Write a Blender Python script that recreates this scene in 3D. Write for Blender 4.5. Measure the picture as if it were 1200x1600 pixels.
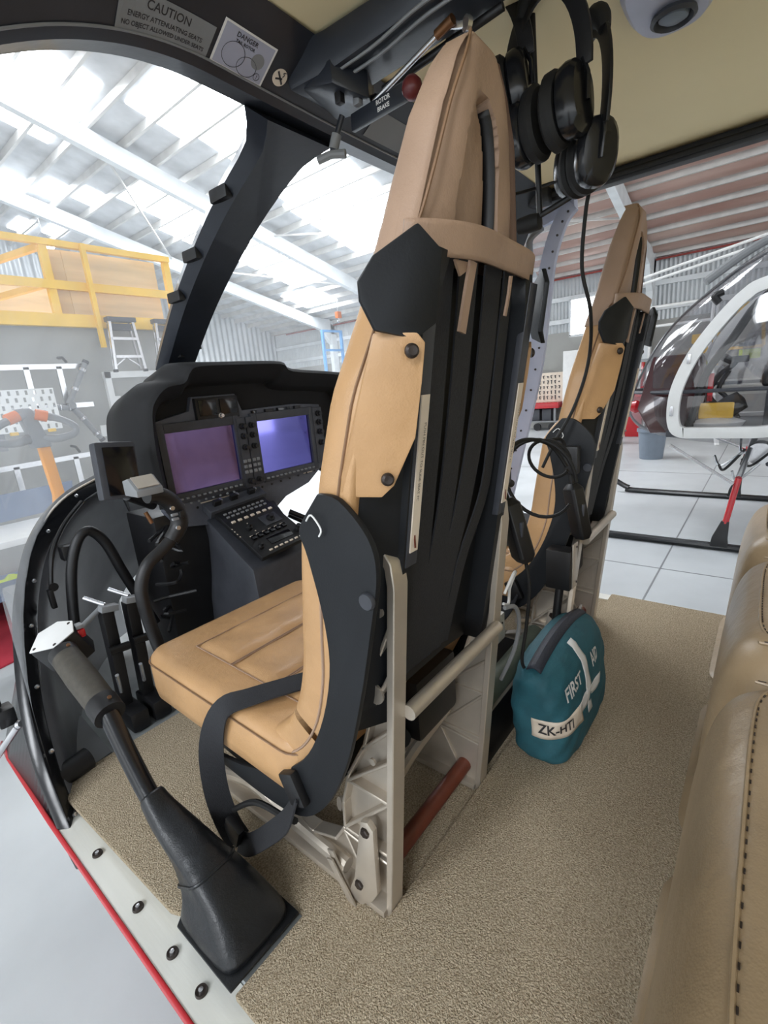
import bpy, bmesh, math, random
from mathutils import Vector, Matrix
random.seed(7)
for o in list(bpy.data.objects): bpy.data.objects.remove(o)
sc = bpy.context.scene
C = sc.collection
R = math.radians

# ------------------------------------------------------------------ camera
def make_camera():
    yaw, pit, roll = R(50.33), R(-14.91), R(-4.92)
    f = Vector((math.sin(yaw)*math.cos(pit), math.cos(yaw)*math.cos(pit), math.sin(pit)))
    r = Vector((math.cos(yaw), -math.sin(yaw), 0)); u = r.cross(f)
    r2 = math.cos(roll)*r + math.sin(roll)*u; u2 = -math.sin(roll)*r + math.cos(roll)*u
    cd = bpy.data.cameras.new('camera'); co = bpy.data.objects.new('camera', cd); C.objects.link(co)
    cd.sensor_fit = 'VERTICAL'; cd.sensor_height = 36.0; cd.lens = 742/1600*36.0
    cd.clip_start = 0.02; cd.clip_end = 200
    m = Matrix((r2, u2, -f)).transposed().to_4x4(); m.translation = Vector((0, 0, 0.9))
    co.matrix_world = m; sc.camera = co
make_camera()

# ------------------------------------------------------------------ world, lights, exposure
w = bpy.data.worlds.new('overcast'); sc.world = w; w.use_nodes = True
w.node_tree.nodes['Background'].inputs[0].default_value = (0.93, 0.97, 1.0, 1)
w.node_tree.nodes['Background'].inputs[1].default_value = 1.45
sc.view_settings.view_transform = 'Standard'
try: sc.view_settings.look = 'None'
except Exception: pass
sc.view_settings.gamma = 1.0
sc.view_settings.use_curve_mapping = False
sc.view_settings.exposure = 0.85
SKYLIGHT_STRENGTH = 11.0

# ------------------------------------------------------------------ materials
def lin(c):
    return tuple(((v/255)/12.92 if v/255 <= .04045 else ((v/255+.055)/1.055)**2.4) for v in c)
MATS = {}
def pm(name, rgb, rough=.5, metal=0., var=.12, scale=25., bump=0., bscale=200., spec=.5, coat=0., rgb2=None, stretch=None, detail=4.):
    if name in MATS: return MATS[name]
    m = bpy.data.materials.new(name); m.use_nodes = True; MATS[name] = m
    nt = m.node_tree; N = nt.nodes; L = nt.links; b = N['Principled BSDF']
    b.inputs['Roughness'].default_value = rough; b.inputs['Metallic'].default_value = metal
    b.inputs['Specular IOR Level'].default_value = spec; b.inputs['Coat Weight'].default_value = coat
    tc = N.new('ShaderNodeTexCoord'); mp = N.new('ShaderNodeMapping'); L.new(tc.outputs['Object'], mp.inputs[0])
    if stretch: mp.inputs['Scale'].default_value = stretch
    ns = N.new('ShaderNodeTexNoise'); ns.inputs['Scale'].default_value = scale; ns.inputs['Detail'].default_value = detail
    L.new(mp.outputs[0], ns.inputs['Vector'])
    rp = N.new('ShaderNodeValToRGB'); L.new(ns.outputs[0], rp.inputs[0])
    a = lin(rgb); c2 = lin(rgb2) if rgb2 else tuple(min(1, v*(1+var)) for v in a)
    c1 = a if rgb2 else tuple(v*(1-var) for v in a)
    rp.color_ramp.elements[0].position = .3; rp.color_ramp.elements[1].position = .7
    rp.color_ramp.elements[0].color = (*c1, 1); rp.color_ramp.elements[1].color = (*c2, 1)
    L.new(rp.outputs[0], b.inputs['Base Color'])
    if bump:
        n2 = N.new('ShaderNodeTexNoise'); n2.inputs['Scale'].default_value = bscale; n2.inputs['Detail'].default_value = 3
        L.new(mp.outputs[0], n2.inputs['Vector'])
        bp = N.new('ShaderNodeBump'); bp.inputs['Strength'].default_value = bump; bp.inputs['Distance'].default_value = .01
        L.new(n2.outputs[0], bp.inputs['Height']); L.new(bp.outputs[0], b.inputs['Normal'])
    return m
def leather(name, rgb, rough=.42):
    m = pm(name, rgb, rough, 0, .10, 9., .0)
    nt = m.node_tree; N = nt.nodes; L = nt.links; b = N['Principled BSDF']
    tc = [n for n in N if n.type == 'TEX_COORD'][0]
    v = N.new('ShaderNodeTexVoronoi'); v.inputs['Scale'].default_value = 420; L.new(tc.outputs['Object'], v.inputs['Vector'])
    n2 = N.new('ShaderNodeTexNoise'); n2.inputs['Scale'].default_value = 22; n2.inputs['Detail'].default_value = 5; L.new(tc.outputs['Object'], n2.inputs['Vector'])
    b1 = N.new('ShaderNodeBump'); b1.inputs['Strength'].default_value = .10; b1.inputs['Distance'].default_value = .002; L.new(v.outputs['Distance'], b1.inputs['Height'])
    b2 = N.new('ShaderNodeBump'); b2.inputs['Strength'].default_value = .25; b2.inputs['Distance'].default_value = .012; L.new(n2.outputs[0], b2.inputs['Height'])
    L.new(b1.outputs[0], b2.inputs['Normal']); L.new(b2.outputs[0], b.inputs['Normal'])
    return m
def emit(name, rgb, s):
    m = bpy.data.materials.new(name); m.use_nodes = True; nt = m.node_tree
    b = nt.nodes['Principled BSDF']; b.inputs['Base Color'].default_value = (*lin(rgb), 1)
    b.inputs['Emission Color'].default_value = (*lin(rgb), 1); b.inputs['Emission Strength'].default_value = s
    return m
def glass(name, tint=(1, 1, 1), haze=.05, gloss=.06):
    m = bpy.data.materials.new(name); m.use_nodes = True; nt = m.node_tree; N = nt.nodes; L = nt.links
    N.remove(N['Principled BSDF']); out = N['Material Output']
    t = N.new('ShaderNodeBsdfTransparent'); t.inputs[0].default_value = (*tint, 1)
    g = N.new('ShaderNodeBsdfGlossy'); g.inputs['Roughness'].default_value = .03
    tl = N.new('ShaderNodeBsdfTranslucent'); tl.inputs[0].default_value = (.95, .97, 1, 1)
    tc = N.new('ShaderNodeTexCoord'); ns = N.new('ShaderNodeTexNoise'); ns.inputs['Scale'].default_value = 3.5; ns.inputs['Detail'].default_value = 6
    L.new(tc.outputs['Object'], ns.inputs['Vector'])
    mr = N.new('ShaderNodeMapRange'); mr.inputs[1].default_value = .3; mr.inputs[2].default_value = .7
    mr.inputs[3].default_value = haze*.7; mr.inputs[4].default_value = haze*1.3
    L.new(ns.outputs[0], mr.inputs[0])
    x1 = N.new('ShaderNodeMixShader'); L.new(mr.outputs[0], x1.inputs[0]); L.new(t.outputs[0], x1.inputs[1]); L.new(tl.outputs[0], x1.inputs[2])
    lw = N.new('ShaderNodeLayerWeight'); lw.inputs[0].default_value = .35
    fr = N.new('ShaderNodeMath'); fr.operation = 'MULTIPLY_ADD'; fr.inputs[1].default_value = gloss*2.5; fr.inputs[2].default_value = gloss*.4
    pw = N.new('ShaderNodeMath'); pw.operation = 'POWER'; pw.inputs[1].default_value = 3; L.new(lw.outputs['Facing'], pw.inputs[0]); L.new(pw.outputs[0], fr.inputs[0])
    x2 = N.new('ShaderNodeMixShader'); x2.inputs[0].default_value = gloss; L.new(x1.outputs[0], x2.inputs[1]); L.new(g.outputs[0], x2.inputs[2])
    L.new(fr.outputs[0], x2.inputs[0])
    L.new(x2.outputs[0], out.inputs[0])
    return m

M = {}
M['tan'] = leather('tan_leather', (186, 146, 102), .40)
M['tan_head'] = leather('headrest_leather', (160, 133, 112), .55)
M['bench'] = leather('bench_leather', (152, 131, 102), .36)
M['boot'] = leather('black_leather', (24, 26, 29), .38)
M['shell'] = pm('black_shell', (24, 26, 29), .5, 0, .25, 6, .04, 300, spec=.3)
M['black'] = pm('black_plastic', (20, 20, 22), .45, 0, .2, 30, .03, 400)
M['blackgloss'] = pm('black_gloss_paint', (24, 25, 28), .22, 0, .25, 10, .02, 60)
M['frame_black'] = pm('frame_black_flare_tint', (36, 40, 48), .34, 0, .2, 8, .05, 40, coat=.15)  # black frame colour lifted toward blue-grey to imitate lens flare
M['dkgrey'] = pm('dark_grey_panel', (58, 60, 66), .5, 0, .12, 40, .03, 500)
M['bowl'] = pm('composite_skin', (86, 88, 92), .4, 0, .3, 5, .04, 40)
M['rubber'] = pm('rubber', (18, 18, 18), .7, 0, .2, 60, .05, 300)
M['belt'] = pm('webbing', (34, 35, 39), .75, 0, .25, 700, .25, 900, stretch=(1, 1, .2))
M['alu'] = pm('machined_aluminium', (196, 186, 172), .38, .55, .06, 15, .02, 300)
M['alu_sill'] = pm('brushed_sill', (240, 240, 232), .3, .15, .10, 8, .03, 120, stretch=(1, .1, 1))
M['steel'] = pm('bright_steel', (210, 210, 212), .25, .9, .08, 40)
M['white'] = pm('white_paint', (226, 226, 224), .4, 0, .04, 10)
M['offwhite'] = pm('label_white', (222, 208, 190), .5, 0, .05, 40)
M['ink'] = pm('print_ink', (48, 46, 48), .6, 0, .1, 50)
M['carpet'] = pm('beige_carpet', (164, 145, 118), .95, 0, .1, 300, 1.0, 380, spec=.1, rgb2=(223, 207, 180), detail=2)
M['floorgrey'] = pm('grey_floor_paint', (150, 155, 156), .45, 0, .12, 14, .03, 60)
M['red'] = pm('red_paint', (176, 24, 34), .25, 0, .08, 8, coat=.4)
M['teal'] = pm('teal_nylon', (38, 92, 104), .7, 0, .14, 30, .2, 500)
M['zip'] = pm('zip_tape', (44, 48, 60), .6, 0, .2, 300, .3, 700)
M['headliner'] = pm('headliner', (228, 214, 174), .75, 0, .03, 3, .02, 500)
M['grip'] = pm('grip_rubber', (70, 66, 58), .6, 0, .15, 80, .1, 500)
M['brown'] = pm('brown_tube', (112, 56, 40), .45, 0, .15, 30)
M['knobred'] = pm('dark_red_knob', (96, 34, 36), .35, 0, .1, 30)
M['seamtan'] = pm('leather_seam', (128, 98, 72), .6, 0, .1, 60)
M['hood'] = pm('flocked_hood', (15, 15, 17), .8, 0, .2, 20, .05, 300)
M['panelgrey'] = pm('panel_paint_grey', (86, 89, 98), .5, 0, .08, 60, .02, 400)
M['bluepaint'] = pm('blue_paint', (96, 150, 200), .5, 0, .06, 5)
M['brass'] = pm('brass_snap', (120, 84, 56), .35, .7, .1, 100)
M['darksnap'] = pm('dark_snap', (54, 46, 42), .4, .4, .1, 100)
M['concrete'] = pm('painted_concrete', (172, 176, 178), .42, 0, .06, 1.2, .02, 8, rgb2=(194, 198, 200), detail=8)
M['wallgrey'] = pm('grey_wall_paint', (158, 158, 154), .8, 0, .05, 1.5)
M['corr'] = pm('galvanised_sheet', (190, 194, 196), .4, .35, .06, 3)
M['foil'] = pm('roof_insulation', (156, 118, 108), .45, .15, .22, 1.6, .25, 5, rgb2=(196, 172, 160), stretch=(1, .15, 1))
M['roofgrey'] = pm('roof_insulation_grey', (200, 202, 204), .5, .15, .2, 2)
M['purlin'] = pm('purlin_steel', (206, 204, 200), .45, .3, .1, 4)
M['rafter'] = pm('rafter_steel', (222, 226, 228), .5, 0, .08, 4)
M['rustred'] = pm('red_oxide_beam', (150, 66, 58), .6, 0, .1, 4)
M['yellow'] = pm('yellow_paint', (240, 192, 66), .5, 0, .08, 5)
M['orange'] = pm('orange_plastic', (232, 150, 30), .45, 0, .06, 5)
M['orange2'] = pm('orange_button', (216, 110, 40), .45, 0, .06, 5)
M['ply'] = pm('plywood', (228, 198, 152), .7, 0, .16, 3, .05, 20, stretch=(.35, 1, 3))
M['plastgrey'] = pm('grey_plastic', (128, 130, 132), .5, 0, .05, 10)
M['bin'] = pm('bin_plastic', (110, 120, 132), .5, 0, .05, 10)
M['hivis'] = pm('hi_vis_fabric', (208, 232, 40), .8, 0, .1, 20, .2, 40)
M['redmat'] = pm('red_floor_mat', (170, 40, 58), .8, 0, .15, 4)
M['bluegrey'] = pm('blue_grey_cover', (110, 124, 148), .7, 0, .1, 4)
M['doorgrey'] = pm('door_frame_grey', (168, 172, 190), .4, .1, .06, 10)
M['green'] = pm('green_grey_duct', (84, 92, 80), .6, 0, .12, 20)
M['glass'] = glass('windscreen_acrylic', (.97, .985, 1), .16, .05)
M['canopy'] = glass('canopy_acrylic', (.74, .74, .76), .05, .16)
M['clear'] = glass('window_acrylic', (.95, .97, 1), .05, .06)
M['maroon'] = pm('maroon_paint', (66, 36, 38), .2, 0, .1, 5, coat=.5)
M['skylight'] = emit('skylight_sheet', (246, 250, 255), SKYLIGHT_STRENGTH)
M['lamp'] = emit('lamp_lens', (255, 250, 240), 12.0)
M['winlit'] = emit('daylit_window', (250, 252, 255), 2.2)
def screen_mat():
    m = bpy.data.materials.new('coated_screen_glass'); m.use_nodes = True; nt = m.node_tree; b = nt.nodes['Principled BSDF']
    b.inputs['Base Color'].default_value = (.22, .21, .66, 1); b.inputs['Metallic'].default_value = 1.0; b.inputs['Roughness'].default_value = .06
    return m
M['screen'] = screen_mat()
M['screendark'] = pm('dark_display', (14, 14, 18), .12, 0, .1, 10)

# ------------------------------------------------------------------ mesh builder
def V(*a): return Vector(a)
def cr(pts, n=6):
    P = [Vector(p) for p in pts]; out = []
    for i in range(len(P)-1):
        p0 = P[max(i-1, 0)]; p1 = P[i]; p2 = P[i+1]; p3 = P[min(i+2, len(P)-1)]
        for k in range(n):
            t = k/n
            out.append(.5*((2*p1)+(-p0+p2)*t+(2*p0-5*p1+4*p2-p3)*t*t+(-p0+3*p1-3*p2+p3)*t**3))
    out.append(P[-1]); return out
def interp(tab, z):
    if z <= tab[0][0]: return tab[0][1:]
    for a, b in zip(tab, tab[1:]):
        if z <= b[0]:
            t = (z-a[0])/(b[0]-a[0]); return tuple(a[i]+(b[i]-a[i])*t for i in range(1, len(a)))
    return tab[-1][1:]
class MB:
    def __init__(s): s.v = []; s.f = []
    def add(s, vs, fs):
        o = len(s.v); s.v += [Vector(v) for v in vs]; s.f += [tuple(i+o for i in f) for f in fs]; return s
    def box(s, c, d, rot=None):
        c = Vector(c); h = Vector(d)/2
        vs = [Vector((x*h.x, y*h.y, z*h.z)) for x in (-1, 1) for y in (-1, 1) for z in (-1, 1)]
        if rot is not None: vs = [rot @ v for v in vs]
        return s.add([v+c for v in vs], [(0, 1, 3, 2), (4, 6, 7, 5), (0, 4, 5, 1), (2, 3, 7, 6), (0, 2, 6, 4), (1, 5, 7, 3)])
    def bar(s, a, b, wd, ht, up=(0, 0, 1)):
        a = Vector(a); b = Vector(b); d = (b-a).normalized(); up = Vector(up)
        x = d.cross(up)
        if x.length < 1e-4: x = d.cross(Vector((1, 0, 0)))
        x.normalize(); z = x.cross(d)
        m = Matrix((x, d, z)).transposed()
        return s.box((a+b)/2, (wd, (b-a).length, ht), m)
    def loft(s, secs, ring=True, caps=True):
        n = len(secs[0]); vs = [p for q in secs for p in q]; fs = []
        for i in range(len(secs)-1):
            for j in range(n if ring else n-1):
                k = (j+1) % n; fs.append((i*n+j, i*n+k, (i+1)*n+k, (i+1)*n+j))
        if caps and ring: fs.append(tuple(range(n-1, -1, -1))); fs.append(tuple((len(secs)-1)*n+j for j in range(n)))
        return s.add(vs, fs)
    def sweep(s, path, prof, caps=True, up=None):
        P = [Vector(p) for p in path]; secs = []; nrm = None
        for i, p in enumerate(P):
            t = (P[min(i+1, len(P)-1)]-P[max(i-1, 0)]).normalized()
            if nrm is None:
                ref = Vector(up(0) if callable(up) else up) if up is not None else (Vector((0, 0, 1)) if abs(t.z) < .9 else Vector((1, 0, 0)))
                nrm = (ref - t*ref.dot(t)).normalized()
            elif up is not None:
                ref = Vector(up(i/(len(P)-1)) if callable(up) else up); nn = ref - t*ref.dot(t); nrm = nn.normalized() if nn.length > 1e-4 else nrm
            else:
                nrm = (nrm - t*nrm.dot(t)).normalized()
            bi = t.cross(nrm); pr = prof(i/(len(P)-1)) if callable(prof) else prof
            secs.append([p+bi*a+nrm*b for a, b in pr])
        return s.loft(secs, True, caps)
    def tube(s, path, r, n=10, caps=True):
        if callable(r): pr = lambda t: [(r(t)*math.cos(2*math.pi*k/n), r(t)*math.sin(2*math.pi*k/n)) for k in range(n)]
        else: pr = [(r*math.cos(2*math.pi*k/n), r*math.sin(2*math.pi*k/n)) for k in range(n)]
        return s.sweep(path, pr, caps)
    def strap(s, path, wd, th, up): # flat belt; width direction ~ 'up'
        return s.sweep(path, [(-th/2, -wd/2), (th/2, -wd/2), (th/2, wd/2), (-th/2, wd/2)], True, up)
    def cyl(s, a, b, r, r2=None, n=16):
        a = Vector(a); b = Vector(b); r2 = r if r2 is None else r2
        return s.tube([a, b], lambda t: r+(r2-r)*t, n)
    def lathe(s, o, ax, prof, n=20):
        o = Vector(o); ax = Vector(ax).normalized(); x = ax.orthogonal().normalized(); y = ax.cross(x)
        secs = [[o+ax*h+(x*math.cos(2*math.pi*k/n)+y*math.sin(2*math.pi*k/n))*max(r, 1e-4) for k in range(n)] for r, h in prof]
        return s.loft(secs)
    def prism(s, pts, ext):
        pts = [Vector(p) for p in pts]; e = Vector(ext); n = len(pts)
        return s.add(pts+[p+e for p in pts], [tuple(range(n-1, -1, -1)), tuple(range(n, 2*n))]+[(i, (i+1) % n, n+(i+1) % n, n+i) for i in range(n)])
    def grid(s, rows):
        return s.loft(rows, False, False)
    def build(s, name, mat, parent=None, bevel=0, seg=2, smooth=True, ang=35, thick=0, base=None, sub=0):
        me = bpy.data.meshes.new(name); o = bpy.data.objects.new(name, me); C.objects.link(o)
        b = Vector(parent['_b']) if (parent is not None and '_b' in parent) else (Vector(base) if base is not None else None)
        if b is None:
            mn = Vector([min(v[i] for v in s.v) for i in range(3)]); mx = Vector([max(v[i] for v in s.v) for i in range(3)])
            b = Vector(((mn.x+mx.x)/2, (mn.y+mx.y)/2, mn.z))
        me.from_pydata([v-b for v in s.v], [], s.f); me.validate()
        bm = bmesh.new(); bm.from_mesh(me)
        bmesh.ops.remove_doubles(bm, verts=bm.verts, dist=1e-6)
        bmesh.ops.recalc_face_normals(bm, faces=bm.faces)
        if bevel:
            es = [e for e in bm.edges if len(e.link_faces) == 2 and e.calc_face_angle(0) > R(30)]
            bmesh.ops.bevel(bm, geom=es, offset=bevel, segments=seg, affect='EDGES', profile=.6, clamp_overlap=True)
        bm.to_mesh(me); bm.free()
        if smooth:
            me.shade_smooth()
            try: me.set_sharp_from_angle(angle=R(ang))
            except Exception: pass
        me.materials.append(M[mat] if isinstance(mat, str) else mat)
        if thick:
            md = o.modifiers.new('solid', 'SOLIDIFY'); md.thickness = thick; md.offset = 0
        if sub:
            md = o.modifiers.new('sub', 'SUBSURF'); md.levels = sub; md.render_levels = sub
        o['_b'] = tuple(b)
        if parent is not None: o.parent = parent
        else: o.location = b
        return o
def thing(name, label, cat, loc=(0, 0, 0), group=None):
    o = bpy.data.objects.new(name, None); C.objects.link(o); o.location = loc; o['_b'] = tuple(loc)
    o.empty_display_size = .05
    return tag(o, label, cat, group)
def tag(o, label, cat, group=None):
    o['label'] = label; o['category'] = cat
    if group: o['group'] = group
    return o
def struct(o, label=None):
    o['kind'] = 'structure'
    if label: o['label'] = label
    return o
def stuff(o): o['kind'] = 'stuff'; return o
def dup(o, parent=None, off=None, label=None):
    c = o.copy(); C.objects.link(c); c.parent = parent
    if off is not None: c.location = Vector(o.location)+Vector(off)
    if label: c['label'] = label
    for ch in list(o.children): dup(ch, c)
    return c
def text_tris(body, size, align='CENTER', bold=0.):
    cu = bpy.data.curves.new('t', 'FONT'); cu.body = body; cu.size = size; cu.align_x = align; cu.align_y = 'CENTER'; cu.offset = bold; cu.resolution_u = 3
    o = bpy.data.objects.new('t', cu); C.objects.link(o)
    dg = bpy.context.evaluated_depsgraph_get(); me = o.evaluated_get(dg).to_mesh()
    vs = [v.co.copy() for v in me.vertices]; fs = [tuple(p.vertices) for p in me.polygons]
    o.evaluated_get(dg).to_mesh_clear(); bpy.data.objects.remove(o); bpy.data.curves.remove(cu)
    return vs, fs
def text_on(body, size, org, xd, yd, mat, parent, name='lettering', bold=0., off=.0008, align='CENTER'):
    vs, fs = text_tris(body, size, align, bold); org = Vector(org); xd = Vector(xd).normalized(); yd = Vector(yd).normalized(); n = xd.cross(yd)
    mb = MB(); mb.add([org+xd*v.x+yd*v.y+n*off for v in vs], fs)
    return mb.build(name, mat, parent, smooth=False)

# ================================================================== HANGAR
GZ = -0.82
EAVE, SL, RX, WX = 3.55, .25, 2.0, 15.0
def roofz(x): return EAVE+SL*(WX-x) if x >= RX else EAVE+SL*(WX-RX)-SL*(RX-x)
def build_hangar():
    mb = MB(); mb.add([(-14, -16, GZ), (WX+.2, -16, GZ), (WX+.2, 18.2, GZ), (-14, 18.2, GZ)], [(0, 1, 2, 3)])
    mb.prism([(-14, -16, GZ-.12), (WX+.2, -16, GZ-.12), (WX+.2, 18.2, GZ-.12), (-14, 18.2, GZ-.12)], (0, 0, .11))
    fl = struct(mb.build('floor', 'concrete', smooth=False, base=(0, 0, GZ)), 'pale painted concrete hangar floor')
    # floor slab joints as thin recess strips
    for x0 in (4.4, 8.6): MB().box((x0, 1, GZ+.001), (.012, 30, .002)).build('slab_joint', 'plastgrey', fl, smooth=False)
    for y0 in (.62, -5, 6.6): MB().box((0.5, y0, GZ+.001), (28, .012, .002)).build('slab_joint', 'plastgrey', fl, smooth=False)
    # right wall: plain lower dado and corrugated upper cladding
    wr = struct(MB().box((WX+.1, 1, (GZ+1.95)/2), (.2, 34, 1.95-GZ)).build('wall_right', 'wallgrey', smooth=False), 'grey lower wall with corrugated steel cladding above')
    rows = [[], []]; n = 34*10
    for i in range(n*4+1):
        y = -16+34*i/(n*4); x = WX+.02+.018*math.sin(2*math.pi*i/4+.4)
        rows[0].append(V(x, y, 1.93)); rows[1].append(V(x, y, EAVE+.1))
    MB().grid(rows).build('cladding_sheet', 'corr', wr)
    MB().box((WX-.05, 1, EAVE-.02), (.18, 34, .14)).build('eave_beam', 'rustred', wr, smooth=False)
    MB().tube([(WX-.16, -15, EAVE-.16), (WX-.16, 17, EAVE-.16)], .025).build('pipe', 'rustred', wr)
    for z in (2.25, 2.85): MB().box((WX-.03, 1, z), (.05, 34, .12)).build('wall_girt', 'rafter', wr, smooth=False)
    # daylit window in the cladding
    w1 = struct(MB().box((WX-.06, 4.45, 2.32), (.04, .66, .98)).build('window_1', 'winlit', smooth=False), 'small bright daylit window in the corrugated wall')
    for dy, dz, sy, sz in ((0, .5, .74, .06), (0, -.5, .74, .06), (.35, 0, .05, 1.0), (-.35, 0, .05, 1.0)):
        MB().box((WX-.07, 4.45+dy, 2.32+dz), (.06, sy, sz)).build('window_frame', 'rafter', w1, smooth=False)
    # end wall
    we = struct(MB().box((.5, 18.1, (GZ+8)/2), (29, .2, 8-GZ)).build('wall_front', 'wallgrey', smooth=False), 'far grey end wall of the hangar')
    rows = [[], []]
    for i in range(29*24+1):
        x = -14+29*i/(29*24); y = 17.97+.03*math.sin(2*math.pi*i/6)
        rows[0].append(V(x, y, 1.6)); rows[1].append(V(x, y, 7.2))
    MB().grid(rows).build('cladding_sheet', 'corr', we)
    # roof
    ro = MB()
    ro.prism([(RX, -16, roofz(RX)), (WX+.3, -16, roofz(WX+.3)), (WX+.3, 18.2, roofz(WX+.3)), (RX, 18.2, roofz(RX))], (0, 0, .08))
    ro.prism([(-14, -16, roofz(-14)), (RX, -16, roofz(RX)), (RX, 18.2, roofz(RX)), (-14, 18.2, roofz(-14))], (0, 0, .08))
    cl = struct(ro.build('ceiling', 'roofgrey', smooth=False, base=(0, 0, 5)), 'pitched hangar roof lining')
    # sagging insulation bays, right slope
    px = [WX-.15-.62*i for i in range(21)]
    def bay(x0, x1, y0, y1, mat, name):
        rows = []
        for i in range(7):
            t = i/6; x = x0+(x1-x0)*t; z = roofz(x)-.03-.12*math.sin(math.pi*t)
            rows.append([V(x, y0, z), V(x, y1, z)])
        return MB().grid(rows).build(name, mat, cl)
    for i in range(len(px)-1):
        bay(px[i+1]+.05, px[i]-.05, -15.9, 5.6 if px[i] > 9 else 4.0, 'foil' if px[i] > 8 else 'roofgrey', 'insulation_bay')
        MB().box((px[i], 1.1, roofz(px[i])-.07), (.06, 34, .14)).build('purlin', 'purlin', cl, smooth=False)
    # skylight sheets
    def sky(x0, x1, y0, y1):
        MB().add([(x0, y0, roofz(x0)-.02), (x1, y0, roofz(x1)-.02), (x1, y1, roofz(x1)-.02), (x0, y1, roofz(x0)-.02)], [(0, 1, 2, 3)]).build('skylight', 'skylight', cl, smooth=False)
    for x0, x1, y0, y1 in ((3.4, 4.75, 9.2, 11.8), (2.3, 3.1, 8.8, 11.6), (5.15, 6.25, 7.2, 9.3), (6.3, 7.2, 7.0, 9.0), (7.35, 8.5, 7.0, 9.2), (8.6, 9.9, 7.0, 9.4), (10, 11.3, 7.2, 9.4),
                           (6.2, 7.4, 10.9, 12.6), (7.5, 8.7, 11.2, 13.2), (9.1, 10.4, 11.2, 12.9), (10.5, 11.9, 11.2, 12.9),
                           (4.5, 5.0, 13.8, 14.9), (5.15, 5.6, 13.2, 14.2), (5.75, 6.2, 12.8, 13.6), (5.3, 5.7, 16, 17), (5.9, 6.3, 15.6, 16.4), (12.2, 13.4, 12.4, 14),
                           (4, 7, -4, -2), (8, 12, -4, -2), (4.5, 7, 0.6, 2.6), (7.5, 10, .6, 2.6), (4.5, 7, 3.2, 5), (7.5, 10, 3.2, 5), (5, 8, -8, -6), (9, 12, -8, -6), (4.5, 7, -2.2, -.3), (7.5, 10, -2.2, -.3), (-8.5, -5, -3, -1.2), (-8.5, -5, 1.2, 3)):  # unseen skylights, added to brighten the cabin and the floor
        sky(x0, x1, y0, y1)
    # portal frames
    for y0 in (-9, 2.75, 10.4, 14.2):
        rf = MB(); rf.bar((WX-.12, y0, roofz(WX)-.35), (RX, y0, roofz(RX)-.35), .16, .34); rf.bar((RX, y0, roofz(RX)-.35), (-14, y0, roofz(-14)-.35), .16, .34)
        rf.box((WX-.17, y0, (GZ+EAVE)/2), (.30, .16, EAVE-GZ))
        rf.prism([(WX-.32, y0-.07, EAVE-.9), (WX-.32, y0-.07, EAVE+.05), (WX-1.3, y0-.07, EAVE+.12)], (0, .14, 0))
        rf.build('portal_frame', 'rafter', cl, smooth=False)
    for y0, y1 in ((2.75, 10.4), (10.4, 14.2)):
        MB().bar((12.5, y0, roofz(12.5)-.25), (9, y1, roofz(9)-.25), .04, .04).build('roof_brace', 'purlin', cl, smooth=False)
        MB().bar((5, y0, roofz(5)-.25), (8.4, y1, roofz(8.4)-.25), .04, .04).build('roof_brace', 'purlin', cl, smooth=False)
    # high bay lamps
    for i, (x, y, lb) in enumerate(((9.5, 15.5, 'small round high bay lamp glowing near the far end wall'), (5.4, 15.0, 'high bay lamp glowing above the yellow mezzanine rail'))):
        z = roofz(x)-.9
        t = thing('high_bay_lamp', lb, 'lamp', (x, y, z), 'high bay lamps')
        MB().lathe((x, y, z), (0, 0, 1), [(.24, 0), (.22, .1), (.1, .26), (.05, .3)]).build('lamp_shade', 'plastgrey', t)
        MB().lathe((x, y, z-.03), (0, 0, 1), [(.01, 0), (.2, .0), (.22, .03), (.01, .04)]).build('lens', 'lamp', t)
        MB().cyl((x, y, z+.3), (x, y, z+.85), .012).build('suspension_rod', 'steel', t)
build_hangar()

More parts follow.
